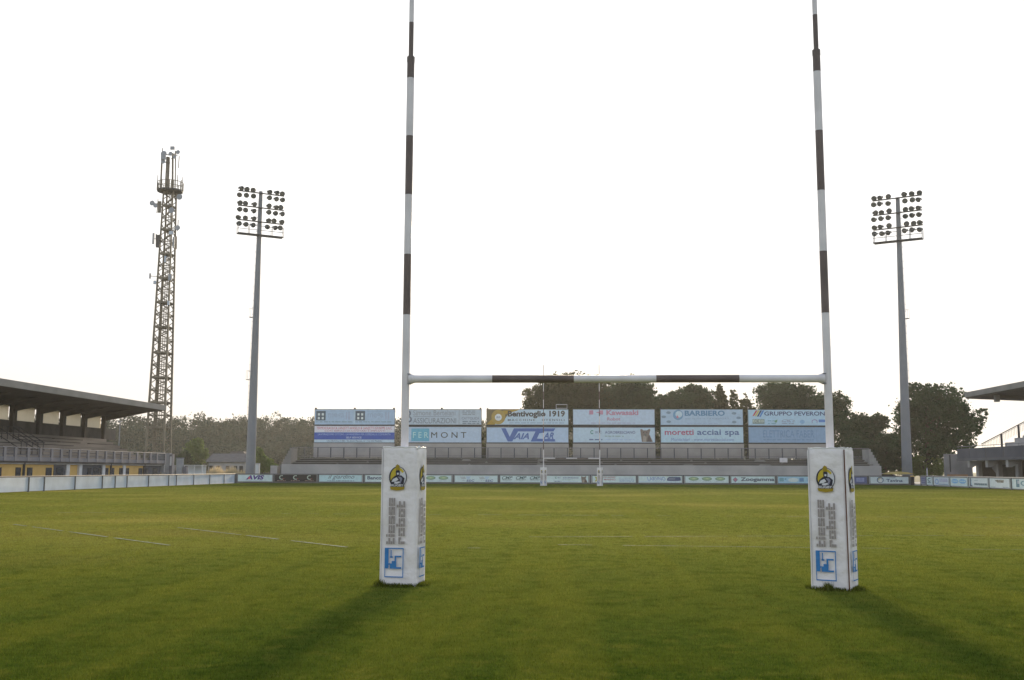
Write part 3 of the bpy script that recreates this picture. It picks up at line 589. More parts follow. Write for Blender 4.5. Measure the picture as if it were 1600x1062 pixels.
def b_barb(f):
    c = pc(88,125,165)
    f.ellipse(.215, .64, .062, .32, pc(105,140,178)); f.ellipse(.225, .68, .042, .2, pc(165,185,205)); f.poly([(.19,.5),(.205,.62),(.225,.5),(.21,.42)], pc(170,120,140))
    f.text('BARBIERO', .295, .78, .58, .91, c, .035); f.text('our sport is TRANSPORT', .30, .83, .34, .46, pc(110,135,165), .0, 0, 1.2); f.lines(.32, .7, [.12], pc(135,155,190), .04, 2)
    for x, y in ((.1,.78),(.04,.52),(.1,.22),(.89,.74),(.945,.46),(.89,.2)): f.ellipse(x, y, .028, .08, pc(115,135,160))
def b_more(f):
    f.text('moretti', .05, .40, .48, .82, pc(150,85,115), .02); f.text('acciai spa', .44, .95, .38, .82, pc(85,105,150), .02); f.text('Montichiari - www.morettiacciai.com', .13, .88, .12, .30, pc(95,120,170), .0)
def b_pev(f):
    for i, c in enumerate((pc(165,85,90), pc(175,165,95), pc(60,75,105), pc(75,120,185))): f.poly([(.055+.027*i,.6-.02*i),(.075+.027*i,.6-.02*i),(.12+.027*i,.94),(.098+.027*i,.94)], c)
    f.text('GRUPPO PEVERONI', .2, .96, .62, .87, pc(68,80,120), .02); f.rects([(.055,.2,.12,.4)], pc(110,125,130)); f.text('ECEB', .06, .195, .2, .37, pc(165,180,180), .02)
    f.lines(.24, .34, [.14,.3], pc(110,150,175), .05, 1); f.poly([(.32,.3),(.36,.38),(.35,.2),(.33,.2)], pc(100,140,120)); f.ellipse(.46, .28, .05, .1, pc(120,130,155), 'emblem', 0, 180, .8); f.ellipse(.52, .28, .05, .1, pc(120,130,155), 'emblem', 0, 180, .8); f.lines(.41, .56, [.14,.24], pc(125,140,170), .05, 2)
    f.ellipse(.66, .24, .03, .12, pc(125,160,200)); f.ellipse(.81, .25, .035, .14, pc(125,115,165), 'emblem', -30, 210, .75); f.rects([(.86,.96,.22,.38)], pc(85,120,185))
def b_fab(f):
    c = pc(98,125,165); f.text('ELETTRICA FABER', .18, .80, .34, .78, c, -.004, 0); f.rects([(.825,.832,.2,.8)], pc(115,140,175)); f.lines(.18, .8, [.2], pc(105,130,165), .05, 1); f.lines(.18, .8, [.91], pc(125,145,165), .03, 2)
BB = [
 (0,638.2,662.8,'top billboard of the first column with two dark window logos',pc(150,172,202),b_mega),(0,664,690.8,'billboard with a broad royal blue stripe of small print, bottom of the first column',pc(165,185,215),b_lanz),
 (1,638.2,663,'pale grey billboard reading ASSICURAZIONI behind the left upright',pc(158,172,192),b_ass),(1,665.5,690.8,'billboard reading FERMONT with a turquoise square',pc(160,178,205),b_fer),
 (2,638.2,663,'billboard reading Bentivoglio 1919 with a gold swirl',pc(165,185,215),b_bent),(2,666.2,690.8,'billboard reading VAIA CAR in slanted blue capitals',pc(158,178,212),b_vaia),
 (3,638.2,663,'billboard with faded pink Kawasaki Robot lettering',pc(165,182,215),b_kaw),(3,666.5,690.8,'billboard with dark frame and cheetah picture above the stand',pc(165,185,225),b_agro2 if False else a_agro),
 (4,638.2,663.5,'billboard reading BARBIERO beside a round blue emblem',pc(150,172,200),b_barb),(4,665.5,691,'billboard reading moretti acciai spa in red and blue',pc(160,185,225),b_more),
 (5,638.7,664.2,'billboard reading GRUPPO PEVERONI with coloured slashes',pc(152,180,218),b_pev),(5,665.8,691.2,'dull blue billboard reading ELETTRICA FABER',pc(122,148,182),b_fab)]
for ci, y0, y1, lab, bgc, art in BB:
    a, b = cols[ci][0], cols[ci][1]
    bb(a, b, y0, y1, lab, bgc, art, 'violet_frame' if (ci == 3 and y0 > 660) else 'fpost') if (ci == 3 and y0 > 660 and M.setdefault('violet_frame', mat('violet_frame', (.09,.085,.15), .7))) else bb(a, b, y0, y1, lab, bgc, art)
for i, (a, b, m) in enumerate(cols):
    xa_, xb_ = L(a,665,BY).x, L(b,665,BY).x; r = thing('support_gantry', 'steel frame and blank lower sheet under the %s pair of billboards from the left'%colname[i], 'gantry', ((xa_+xb_)/2, BY+.3, 0), 'frames carrying the billboards')
    MB().box(xa_, xb_, BY-.06, BY+.0, 3.05, 4.83, m).build('blank_sheet', r)
    for x in np.linspace(xa_+.12, xb_-.12, 4):
        MB().box(x-.09, x+.09, BY+.1, BY+.3, 0, 9.12+(.12 if abs(x-xa_) < .3 else 0), 'dark_steel').build('post', r)
        MB().bar((x, BY+.25, 6.6), (x, BY+3.2, .1), .09, 'dark_steel').build('brace', r)
    mb = MB()
    for z, t in ((4.9,.08), (7.16,.26), (9.0,.05)): mb.box(xa_, xb_, BY+.085, BY+.099, z-t, z+t, 'dark_steel')
    mb.build('crossbeam', r)
    for x in (xa_+.15, (xa_+xb_)/2, xb_-.15):
        if i < 2: MB().tube((x, BY+.0, 9.1), (x, BY+.0, 9.27), .12, 'dark_steel', n=8).build('finial', r)
# thin white frame standing over the third column
a = L(869,631,129); b = L(886,637,129); rt = thing('light_bracket', 'thin white rectangular tube frame sticking up above the Bentivoglio billboard', 'bracket', (a.x, 129, 9.1)); mb = MB()
for p, q in (((a.x,a.z),(b.x,a.z)),((a.x,a.z),(a.x,b.z-.1)),((b.x,a.z),(b.x,b.z-.1)),((a.x,b.z),(b.x,b.z))): mb.bar((p[0],129,p[1]), (q[0],129,q[1]), .05, 'trim')
mb.build('tube_frame', rt)

# ------------------------------------------------------------------ covered stand on the left
ls = thing('covered_stand', 'covered concrete stand with ochre ground floor along the left touchline', 'stand', (-46, 85, 0))
Y1, Y0 = 107.8, 50.
def yl(px): return yX(px, -43)
MB().box(-54, -43.45, Y0, Y1, 0, 1.95, 'grey_plaster').build('ground_floor', ls)
segs = [(-60,41,'ochre'),(44,89,'ochre'),(90,108,'grey_plaster'),(113,128,'ochre'),(132,165,'grey_plaster'),(167,228,'ochre'),(230,255,'grey_plaster')]
for a, b, m in segs:
    y0, y1 = max(Y0, yl(a)), yl(b); x = -43.43 if (a, b) != (113,128) else -43.44
    MB().box(x, x+.12 if (a,b) != (113,128) else x+.03, y0, y1, 0, 1.86, m).build('wall_panel', ls)
for px in (110.5, 130, 166, 198): y = yl(px); MB().box(-43.42, -43.22, y-.28, y+.28, 0, 1.87, 'trim').build('pillar', ls)
for px in (42, 177, 229): y = yl(px); MB().tube((-43.24,y,0), (-43.24,y,2.0), .09, 'dark_steel', n=8).build('downpipe', ls)
MB().box(-43.42, -43.2, Y0, Y1, 1.88, 1.98, 'trim').build('band', ls)
for a, b in ((-40,-28),(-24,-14),(0,8),(30,38),(48,56),(77,86),(93,104),(142,147.5),(151,156),(158,163.5),(168.5,174),(179,183),(191,196.5),(201,206),(221,227),(231.5,235),(243,250)):
    y0, y1 = yl(a), yl(b); door = (a == 93)
    w = MB().box(-43.31, -43.27, y0, y1, .0 if door else .75, 1.62, 'win').build('door' if door else 'window', ls)
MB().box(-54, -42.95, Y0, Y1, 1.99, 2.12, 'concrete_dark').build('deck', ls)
MB().box(-43.0, -42.9, Y0, Y1, 2.12, 2.45, 'rail').build('kerb', ls)
rl = MB(); 
for z, r in ((3.17,.035),(2.95,.02),(2.62,.02)): rl.tube((-42.95,Y0,z), (-42.95,Y1,z), r, 'rail', n=6)
rl.build('handrail', ls)
rp = [-30,-12,4,21,41,60,78,93,107,121,135,149,163,176,188,200,212,223,233,243,256]
for px in rp: y = yl(px); MB().box(-42.99, -42.87, y-.17, y+.17, 2.12, 3.15, 'rail').build('railing_post', ls)
MB().box(-44.5, -43, Y1, Y1+.15, 1.2, 3.3, 'cyl').build('end_panel', ls)
# tiers
mb = MB(); n = 8
for i in range(n):
    x = -44.0-i*.63; z0 = 2.3+i*.33; mb.box(x-.63 if i < n-1 else -49.6, x, Y0, Y1-.2-i*.28, 2.0, z0, 'tier')
mb.build('seating_tiers', ls)
R_ = random.Random(9)
for i in range(n-1):
    x = -44.0-i*.63; z0 = 2.3+i*.33; y = Y0+2; mm = MB()
    while y < Y1-5:
        l = R_.uniform(3, 8)
        if R_.random() < .55: mm.box(x-.5, x-.2, y, min(Y1-2, y+l), z0+.02, z0+.09, 'bench')
        y += l+R_.uniform(.5, 3)
    mm.build('bench', ls)
def roofz(x): return 7.95+(x+43)*.115
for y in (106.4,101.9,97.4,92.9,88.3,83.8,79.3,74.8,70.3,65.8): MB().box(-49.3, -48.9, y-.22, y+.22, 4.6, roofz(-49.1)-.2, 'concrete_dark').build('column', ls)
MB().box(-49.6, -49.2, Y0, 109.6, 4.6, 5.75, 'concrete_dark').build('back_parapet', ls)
for i, y in enumerate((106.4,101.9,97.4,92.9,88.3,83.8,79.3,74.8,70.3,65.8)):
    if i: MB().box(-49.44, -49.36, y+.23, y+4.27 if i < 9 else y+4.2, 5.76, 7.05, 'poly').build('translucent_panel', ls)
    MB().box(-49.30, -49.24, y+.9, y+1.02, 5.7, 7.2, 'dark_steel').build('mullion', ls)
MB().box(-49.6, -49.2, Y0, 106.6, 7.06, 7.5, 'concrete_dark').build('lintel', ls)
xs_ = (-43.0, -54.0); ry = 107.4
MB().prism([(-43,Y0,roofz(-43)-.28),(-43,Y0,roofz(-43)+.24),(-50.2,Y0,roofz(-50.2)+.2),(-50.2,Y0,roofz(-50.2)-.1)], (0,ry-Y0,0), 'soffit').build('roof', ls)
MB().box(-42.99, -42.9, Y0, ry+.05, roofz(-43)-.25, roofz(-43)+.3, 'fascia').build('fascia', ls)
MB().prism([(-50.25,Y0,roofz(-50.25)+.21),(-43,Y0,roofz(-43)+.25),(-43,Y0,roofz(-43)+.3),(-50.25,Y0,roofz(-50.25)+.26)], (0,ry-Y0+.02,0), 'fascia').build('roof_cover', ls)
for y in (106.4,101.9,97.4,92.9,88.3,83.8,79.3,74.8,70.3,65.8,61.3):
    MB().prism([(-44.5,y-.15,roofz(-44.5)-.27),(-44.5,y-.15,roofz(-44.5)-.34),(-49.2,y-.15,roofz(-49.2)-.75),(-49.2,y-.15,roofz(-49.2)-.2)], (0,.3,0), 'concrete_dark').build('roof_beam', ls)
# guarded stair opening in the seating
mb = MB(); ya, yb = yX(25,-45.5), yX(62,-45.5)
for x in (-45.2, -47.4):
    zb = 2.6 if x > -46 else 3.9
    for y in np.arange(ya, yb, .9): mb.bar((x,y,zb), (x,y,zb+1.15), .05, 'dark_steel')
    for dz in (.55, 1.15): mb.bar((x,ya,zb+dz), (x,yb,zb+dz), .05, 'dark_steel')
for y in (ya, ya+2.6, yb): 
    for dz in (.5, 1.1): mb.bar((-45.2,y,2.6+dz), (-47.4,y,3.9+dz), .05, 'dark_steel')
mb.build('stair_railing', ls)
# bits past the end of the stand
c0 = L(262,720,111); st = thing('utility_cabinet', 'tall grey metal cabinet at the end of the covered stand', 'cabinet', (c0.x,111,0))
MB().box(c0.x-.55, c0.x+.2, 110.8, 111.6, 0, 3.25, 'cyl').box(c0.x+.203, c0.x+.55, 110.9, 111.5, 0, 3.15, 'rail').build('casing', st); MB().box(c0.x+.28, c0.x+.48, 110.86, 110.9, 1.9, 2.9, 'trim').build('door', st)
c1 = L(280,720,118); st = thing('storage_tank', 'grey cylindrical tank standing behind the left fence', 'tank', (c1.x,118,0))
MB().tube((c1.x+.1,118,0), (c1.x+.1,118,2.75), .42, 'cyl', n=16).tube((c1.x+.1,118,2.75), (c1.x+.1,118,2.86), .47, 'rail', n=16).build('tank', st, False); MB().box(c1.x-.85, c1.x-.4, 117.7, 118.3, 0, 2.0, 'cyl').box(c1.x+.6, c1.x+1.0, 117.7, 118.3, 0, 1.85, 'rail').build('side_box', st)
a = L(288,735,121); b = L(316,735,121); st = thing('dugout', 'low white framed shelter with clear panels behind the left fence', 'shelter', ((a.x+b.x)/2,121,0)); mb = MB()
for x in (a.x, (a.x*.45+b.x*.55), b.x): mb.box(x-.05, x+.05, 120.95, 121.05, 0, 1.95, 'trim')
mb.box(a.x-.05, b.x+.05, 120.94, 122.3, 1.96, 2.03, 'trim'); mb.box(a.x, b.x, 122.2, 122.3, 0, 1.95, 'hoarding'); mb.build('frame', st)
MB().box(a.x+.06, b.x-.06, 121.3, 121.7, .5, .56, 'trim').build('bench', st)
c2 = L(402,730,131); st = thing('switch_box', 'narrow white electrical box beside the foot of the left floodlight mast', 'electrical box', (c2.x,131,0)); MB().box(c2.x-.3, c2.x+.3, 130.8, 131.2, 0, 2.3, 'trim').box(c2.x-.34, c2.x+.34, 130.74, 131.26, 2.3, 2.36, 'rail').build('casing', st); MB().box(c2.x-.22, c2.x+.22, 130.77, 130.8, .4, 2.1, 'hoarding').build('door', st)

# ------------------------------------------------------------------ covered stand on the right
rs = thing('covered_stand', 'grey concrete stand with overhanging roof and outside stair at the right edge', 'stand', (46, 95, 0))
Y1 = 118.; Y0 = 55.
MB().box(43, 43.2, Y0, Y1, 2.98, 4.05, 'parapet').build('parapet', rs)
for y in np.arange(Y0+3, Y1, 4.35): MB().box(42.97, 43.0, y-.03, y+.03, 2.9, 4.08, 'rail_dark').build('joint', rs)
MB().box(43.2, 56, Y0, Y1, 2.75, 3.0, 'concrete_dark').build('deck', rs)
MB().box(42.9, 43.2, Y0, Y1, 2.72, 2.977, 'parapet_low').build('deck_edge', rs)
MB().tube((43.1,Y0,4.28), (43.1,Y1+.3,4.28), .03, 'rail', n=6).build('handrail', rs)
for y in np.arange(Y0+1, Y1+.3, 2.9): MB().tube((43.1,y,4.05), (43.1,y,4.28), .02, 'rail', n=5).build('handrail_post', rs)
for px, x, m in ((1514,43.1,'concrete'),(1542,43.1,'concrete'),(1574,43.1,'concrete'),(1610,43.1,'concrete')):
    y = yX(px, x); MB().prism([(x,y-.3,2.71),(x,y-.3,2.0),(x+.35,y-.3,2.0),(x+1.6,y-.3,2.71)], (0,.6,0), m).build('corbel', rs)
for px in (1530,1561,1592,1640): y = yX(px, 45.0); MB().box(44.8, 45.2, y-.35, y+.35, 0, 2.74, 'concrete').build('column', rs)
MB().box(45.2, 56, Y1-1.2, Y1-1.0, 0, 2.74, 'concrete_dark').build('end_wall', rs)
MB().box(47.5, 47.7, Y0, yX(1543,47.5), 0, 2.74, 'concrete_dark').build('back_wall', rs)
y0 = yX(1540,46.2); y1 = yX(1562,46.2); MB().prism([(46.2,y1,2.7),(46.2,y0,2.7),(46.2,y1,.9)], (.9,0,0), 'concrete').build('stair_underside', rs)
MB().box(46.5, 46.6, yX(1589,46.5), yX(1567,46.5), .4, 2.3, 'win').build('window', rs)
# tiers rising outward
mb = MB()
for i in range(10): mb.box(44.6+i*.85, 44.6+(i+1)*.85, Y0, Y1-3.2-i*0, 3.0, 3.35+i*.42, 'concrete_light')
mb.build('seating_tiers', rs)
# end stair railing climbing away from the pitch
ra = L(1533,693,117.6); rb_ = L(1602,657,117.6); dxx = rb_.x-ra.x; sl_ = (rb_.z-ra.z)/dxx; mb = MB(); end = ra.x+9
mb.tube(ra, (end,117.6,ra.z+sl_*9), .05, 'rail_dark', n=6); mb.tube(ra-Vector((0,0,.16)), (end,117.6,ra.z+sl_*9-.16), .02, 'rail_dark', n=5)
x = ra.x+.15
while x < end: mb.tube((x,117.6,ra.z+sl_*(x-ra.x)-.95 if x > ra.x+1.2 else 4.05), (x,117.6,ra.z+sl_*(x-ra.x)), .017, 'rail_dark', n=4); x += .17
mb.build('stair_railing', rs)
for px in (1564.5, 1592): p = L(px,680,117.5); MB().box(p.x-.1, p.x+.1, 117.4, 117.55, 3.9, ra.z+sl_*(p.x-ra.x)+.02, 'rail_dark').build('railing_post', rs)
mb = MB()
for i in range(9): x = L(1572,690,117).x+i*1.05; mb.box(x, x+1.05, 115.2, 117.3, 3.0, 4.75+i*.5, 'concrete_light')
mb.build('end_stair', rs)
def rz(x): return 9.35-(x-42)*.085
RY = 112.1
rz0 = 9.88
E_ = L(1600,627.5,RY); sl2 = (E_.z-(rz0-.75))/(E_.x-42)
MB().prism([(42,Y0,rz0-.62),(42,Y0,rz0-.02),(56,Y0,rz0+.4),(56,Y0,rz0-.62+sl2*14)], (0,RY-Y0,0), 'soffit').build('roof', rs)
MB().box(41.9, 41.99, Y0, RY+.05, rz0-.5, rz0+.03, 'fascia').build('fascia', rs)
MB().box(42.6, 43.0, RY-6.2, RY-5.7, rz0-1.35, rz0-.63, 'fascia').build('roof_beam', rs)
for y in np.arange(RY-5.9, Y0, -6): MB().prism([(43.2,y,rz0-.66),(43.2,y,rz0-.95),(55,y,rz0-1.2+sl2*11),(55,y,rz0-.66+sl2*11)], (0,.35,0), 'soffit').build('roof_beam', rs)
for y in np.arange(RY-6, Y0, -12): MB().box(53.5, 54.1, y-.4, y+.4, 3, rz0-.66+sl2*12, 'concrete_dark').build('roof_column', rs)
# things behind the right boards
a = L(1476,720,124); b = L(1511,720,124)
ow = thing('old_wall', 'stained concrete wall with orange mesh at its foot beside the right stand', 'wall', ((a.x+b.x)/2,124,0)); MB().box(a.x, b.x+.6, 124, 124.3, 0, 3.6, 'wallold').build('wall', ow); MB().box(a.x+.2, b.x, 123.9, 123.99, 0, 1.22, 'orange').build('orange_mesh', ow)
MB().box(a.x+.55, a.x+.66, 123.93, 123.99, 1.5, 3.5, 'dark_steel').build('pipe', ow)
c = L(1403,741,126); st = thing('parasol', 'low yellow canopy showing above the board reading Tavina', 'parasol', (c.x,126,0)); mb = MB(); n = 16
rim = [(c.x+2.0*math.cos(2*math.pi*i/n), 126+2.0*math.sin(2*math.pi*i/n), 1.22) for i in range(n)]; mid = [(c.x+1.1*math.cos(2*math.pi*i/n), 126+1.1*math.sin(2*math.pi*i/n), 1.46) for i in range(n)]
mb.add(rim+mid+[(c.x,126,1.55)], [(i,(i+1)%n,n+(i+1)%n,n+i) for i in range(n)]+[(n+i,n+(i+1)%n,2*n) for i in range(n)], 'yellow'); mb.build('canopy', st); MB().tube((c.x,126,0), (c.x,126,1.5), .03, 'rail').build('pole', st)
c = L(1425,750,121.4); st = thing('litter_bin', 'dark bin with pale lid at the gap in the boards beside the right mast', 'bin', (c.x,121.4,0)); MB().tube((c.x,121.4,0), (c.x,121.4,.95), .24, 'binm', r1=.28, n=14).build('body', st); MB().tube((c.x,121.4,.95), (c.x,121.4,1.08), .3, 'ochre', r1=.2, n=14).build('lid', st)
c = L(1382,741,127); st = thing('parked_car', 'violet-blue car roof just showing behind the far boards left of the yellow canopy', 'car', (c.x,127,0))
mb = MB(); prof = [(-2.1,.35),(2.1,.35),(2.15,.8),(1.2,.95),(.75,1.32),(-.9,1.35),(-1.6,.98),(-2.15,.9)]; mb.prism([(c.x+p[0],126.2,p[1]) for p in prof], (0,1.6,0), 'violet'); mb.build('body', st)
MB().prism([(c.x-1.3,126.18,.98),(c.x+.95,126.18,.98),(c.x+.6,126.18,1.25),(c.x-.85,126.18,1.27)], (0,-.01,0), 'win').build('window', st)
for dx in (-1.3, 1.3):
    for yy in (126.15, 127.65): MB().tube((c.x+dx,yy,.32), (c.x+dx,yy+.2,.32), .32, 'black_paint', n=14).build('wheel', st)
c = L(1448.5,735,126); st = thing('bollard', 'thin white post under the big tree on the right', 'bollard', (c.x,126,0)); MB().tube((c.x,126,0), (c.x,126,1.9), .07, 'trim').tube((c.x,126,1.9), (c.x,126,2.0), .09, 'rail').build('post', st)

# ------------------------------------------------------------------ floodlight masts
lamp_mesh = None
def mast(px, Y, ytop, ybars, yplat, sgn, label):
    global lamp_mesh
    base = L(px, 740, Y); x = base.x; ztop = L(px, ytop, Y).z
    root = thing('floodlight_mast', label, 'floodlight', (x, Y, 0), 'stadium floodlight masts')
    mb = MB(); mb.tube((x,Y,0), (x,Y,ztop), .62, 'pole', r1=.24, n=14, caps=True); mb.build('pole', root)
    MB().tube((x,Y,0), (x,Y,.12), .9, 'steel', n=16).build('base_plate', root)
    d = Vector((math.cos(RAD(30)), -math.sin(RAD(30))*-1*sgn*1.0, 0)); d = Vector((math.cos(RAD(30)), math.sin(RAD(30))*sgn, 0)); nrm = Vector((d.y*1.0, -d.x, 0))
    if lamp_mesh is None:
        m = MB(); m.tube((0,0,0), (0,-.16,-.0), .15, 'lamp_body', r1=.25, n=12); m.tube((0,-.16,0), (0,-.38,0), .25, 'lamp_body', r1=.34, n=14); m.tube((0,-.38,0), (0,-.40,0), .32, 'lamp_glass', n=14)
        m.box(-.30,-.275,-.22,-.05,-.2,.1,'dark_steel'); m.box(.275,.30,-.22,-.05,-.2,.1,'dark_steel')
        t = m.build('lamp'); lamp_mesh = t.data; bpy.data.objects.remove(t)
    R_ = random.Random(px)
    for yb in ybars:
        z = L(px, yb, Y).z; c = Vector((x,Y,z))+nrm*.42
        MB().tube(c-d*2.95, c+d*2.95, .09, 'dark_steel', n=6).build('crossarm', root)
        MB().bar(Vector((x,Y,z)), c, .1, 'dark_steel').build('arm_bracket', root)
        for k in (-2.75,-1.9,-1.05,.95,1.8,2.65):
            for dz in (.42, -.42):
                p = c+d*(k+R_.uniform(-.03,.03))+Vector((0,0,dz)); o = bpy.data.objects.new('lamp', lamp_mesh); S.collection.objects.link(o); o.parent = root; o.location = p-Vector((x,Y,0))
                ang = math.atan2(nrm.y, nrm.x)+math.pi/2+R_.uniform(-.55,.55); o.rotation_euler = (RAD(28+R_.uniform(-8,8)), 0, ang)
    z = L(px, yplat, Y).z; c = Vector((x,Y,z)); mb = MB()
    for e in (.25, .95): mb.bar(c-d*2.9+nrm*e, c+d*2.9+nrm*e, .13, 'dark_steel')
    for k in np.linspace(-2.9, 2.9, 14): mb.bar(c+d*k+nrm*.25, c+d*k+nrm*.95, .04, 'dark_steel')
    mb.build('platform', root); mb = MB()
    for k in (-2.9,-1.45,1.45,2.9):
        for e in (.25, .95): mb.tube(c+d*k+nrm*e, c+d*k+nrm*e+Vector((0,0,1.15)), .045, 'steel', n=4)
    for dz in (.6, 1.15):
        mb.tube(c-d*2.9+nrm*.95+Vector((0,0,dz)), c+d*2.9+nrm*.95+Vector((0,0,dz)), .04, 'steel', n=4)
        for k in (-2.9, 2.9): mb.tube(c+d*k+nrm*.25+Vector((0,0,dz)), c+d*k+nrm*.95+Vector((0,0,dz)), .018, 'steel', n=4)
    mb.build('guard_rail', root)
    for yb in (496, 592) if sgn > 0 else (498,):       # small rest platforms on the ladder
        z = L(px, yb, Y).z; s = -1 if sgn > 0 else 1; rr_ = .62-.38*z/ztop; xx = x+s*rr_; mb = MB()
        mb.box(min(xx,xx+s*.45), max(xx,xx+s*.45), Y-.3, Y+.3, z-.05, z, 'dark_steel')
        for yy in (Y-.3, Y+.3): mb.tube((xx+s*.42,yy,z), (xx+s*.42,yy,z+1.1), .02, 'steel', n=4); mb.tube((xx,yy,z+1.1), (xx+s*.42,yy,z+1.1), .02, 'steel', n=4)
        mb.build('rest_step', root)
    mb = MB(); s = -1 if sgn > 0 else 1
    for z in np.arange(3, ztop-1, .9): rr_ = .62-.38*z/ztop; mb.tube((x+s*rr_*.9,Y,z), (x+s*(rr_+.16),Y,z), .02, 'dark_steel', n=4)
    mb.tube((x+s*.72,Y,3), (x+s*(.72-.36),Y,ztop-1), .015, 'dark_steel', n=4)
    mb.build('climbing_pegs', root)
    root.rotation_euler = (0, .003 if sgn > 0 else .009, 0)      # both masts stand a touch out of plumb
    return root
mast(391, 128, 300, (304,326.5,348.5), 370, 1, 'grey floodlight mast behind the left corner, near the lattice tower')
mast(1417.5, 128, 309, (311,334,357), 378.5, -1, 'grey floodlight mast behind the right corner, in front of the big tree')

# ------------------------------------------------------------------ lattice telecom tower
TY = 170; tb = L(250.5, 700, TY); tt = L(266, 290, TY); tx = tb.x-.35; root = thing('telecom_tower', 'tall lattice telecom tower with antennas behind the left stand', 'tower', (tx, TY, 0))
zt_ = L(266,300,TY).z; half = lambda z: 1.55-.75*z/zt_
for sx in (-1,1):
    for sy in (-1,1):
        mb = MB(); mb.tube((tx+sx*half(0),TY+sy*half(0),0), (tx+sx*half(zt_),TY+sy*half(zt_),zt_), .22, 'lattice', r1=.15, n=6); mb.build('leg', root)
br = MB(); z = 0; k = 0
while z < zt_-.5:
    h = 1.05; a, b = half(z), half(z+h)
    for (p, q) in (((-1,-1),(1,-1)),((1,-1),(1,1)),((1,1),(-1,1)),((-1,1),(-1,-1))):
        if k % 2: p, q = q, p
        br.tube((tx+p[0]*a,TY+p[1]*a,z), (tx+q[0]*b,TY+q[1]*b,z+h), .085, 'lattice', n=4)
        if k % 2 == 0: br.tube((tx+p[0]*a,TY+p[1]*a,z), (tx+q[0]*a,TY+q[1]*a,z), .07, 'lattice', n=4)
    if k % 4 == 0:
        rings = MB(); rings.box(tx-a-.1, tx+a+.1, TY-a-.1, TY-a+.1, z-.16, z+.16, 'lattice'); rings.box(tx-a-.1, tx+a+.1, TY+a-.1, TY+a+.1, z-.16, z+.16, 'lattice')
        rings.box(tx-a*.6, tx+a*.6, TY-a*.9, TY+a*.9, z-.05, z+.05, 'lattice')
        rings.box(tx-a*.2, tx+a*.2, TY-a+.05, TY+a-.05, z-.1, z-.06, 'lattice').build('landing', root)
    z += h; k += 1
br.build('bracing', root)
mb = MB(); mb.bar((tx+.35,TY,0), (tx+.25,TY,zt_), .09, 'lattice'); mb.bar((tx-.1,TY,0), (tx-.1,TY,zt_), .09, 'lattice')
for z in np.arange(.3, zt_, .35): mb.bar((tx-.1,TY,z), (tx+.3,TY,z), .025, 'lattice')
mb.build('ladder', root)
MB().box(tx-.62, tx-.38, TY-.1, TY+.1, 0, zt_, 'lattice').build('cable_run', root)
def Pt(px, y): p = L(px, y, TY); return p
pz = Pt(265,299).z; R0 = 2.15; mb = MB(); mb.tube((tx,TY,pz-.15), (tx,TY,pz+.1), R0, 'dark_steel', n=20); mb.build('ring_platform', root); mb = MB()
for i in range(20):
    a = 2*math.pi*i/20; b = 2*math.pi*(i+1)/20; A = Vector((tx+R0*math.cos(a), TY+R0*math.sin(a), pz)); B_ = Vector((tx+R0*math.cos(b), TY+R0*math.sin(b), pz)); mb.tube(A, A+Vector((0,0,1.5 if i%3 else 2.5)), .07, 'lattice', n=4)
    for dz in (.7, 1.45): mb.tube(A+Vector((0,0,dz)), B_+Vector((0,0,dz)), .055, 'lattice', n=4)
mb.build('guard_rail', root)
mb = MB(); zl = pz; c0 = Pt(261,298).x; zt2 = Pt(262,248).z
for dx, dy in ((-.32,-.2),(.32,-.2),(0,.35)): mb.tube((c0+dx,TY+dy,pz), (c0+dx*.8,TY+dy*.8,zt2), .07, 'lattice', n=5)
k = 0
while zl < zt2-.5:
    a = (-1 if k%2 else 1); mb.tube((c0-.3*a,TY-.2,zl), (c0+.3*a,TY-.2,zl+.5), .045, 'lattice', n=4); mb.tube((c0-.3,TY-.2,zl), (c0+.3,TY-.2,zl), .04, 'lattice', n=4); zl += .5; k += 1
mb.build('top_mast', root)
def whip(x0, y0_, y1_, r=.06):
    a = Pt(x0[0], y0_); b = Pt(x0[1], y1_); MB().tube((a.x,TY,a.z), (b.x,TY,b.z), r*1.35+.02, 'lattice', n=6).build('antenna_mast', root)
for (a, b, y0_, y1_, r) in ((251,253,298,250,.10),(261,262.5,298,246,.22),(269.5,270,298,240,.11),(273.5,274.5,298,246,.06),(253,254,250,232,.04),(279,280,263,244,.04),(273.8,274,250,236,.05),(245,247,334,311,.035),(277.5,278.5,362,344,.04),(244,244,386,366,.05),(275.5,276,390,370,.05)): whip((a,b), y0_, y1_, r)
for (px, y, r, ax) in ((260,244,.42,-1),(259,256,.32,-1),(270.5,244,.3,-1),(282,241.5,.3,1),(277,249,.25,1),(284.5,311,.42,1),(242,320.5,.36,-1),(247,324.5,.3,1),(281.5,359,.36,1),(272,331.5,.40,-1),(269,343,.0,1)):
    if r == 0: continue
    r *= 1.25; p = Pt(px, y); mb = MB(); mb.tube((p.x,TY-1.2,p.z), (p.x,TY-.85,p.z), r, 'antenna', r1=r*.6, n=14); mb.tube((p.x-ax*.1,TY-.85,p.z), (p.x-ax*.9 if y < 300 else tx-(1.0 if p.x < tx else -1.0),TY-.3,p.z), .09, 'lattice', n=5); mb.build('dish_antenna', root)
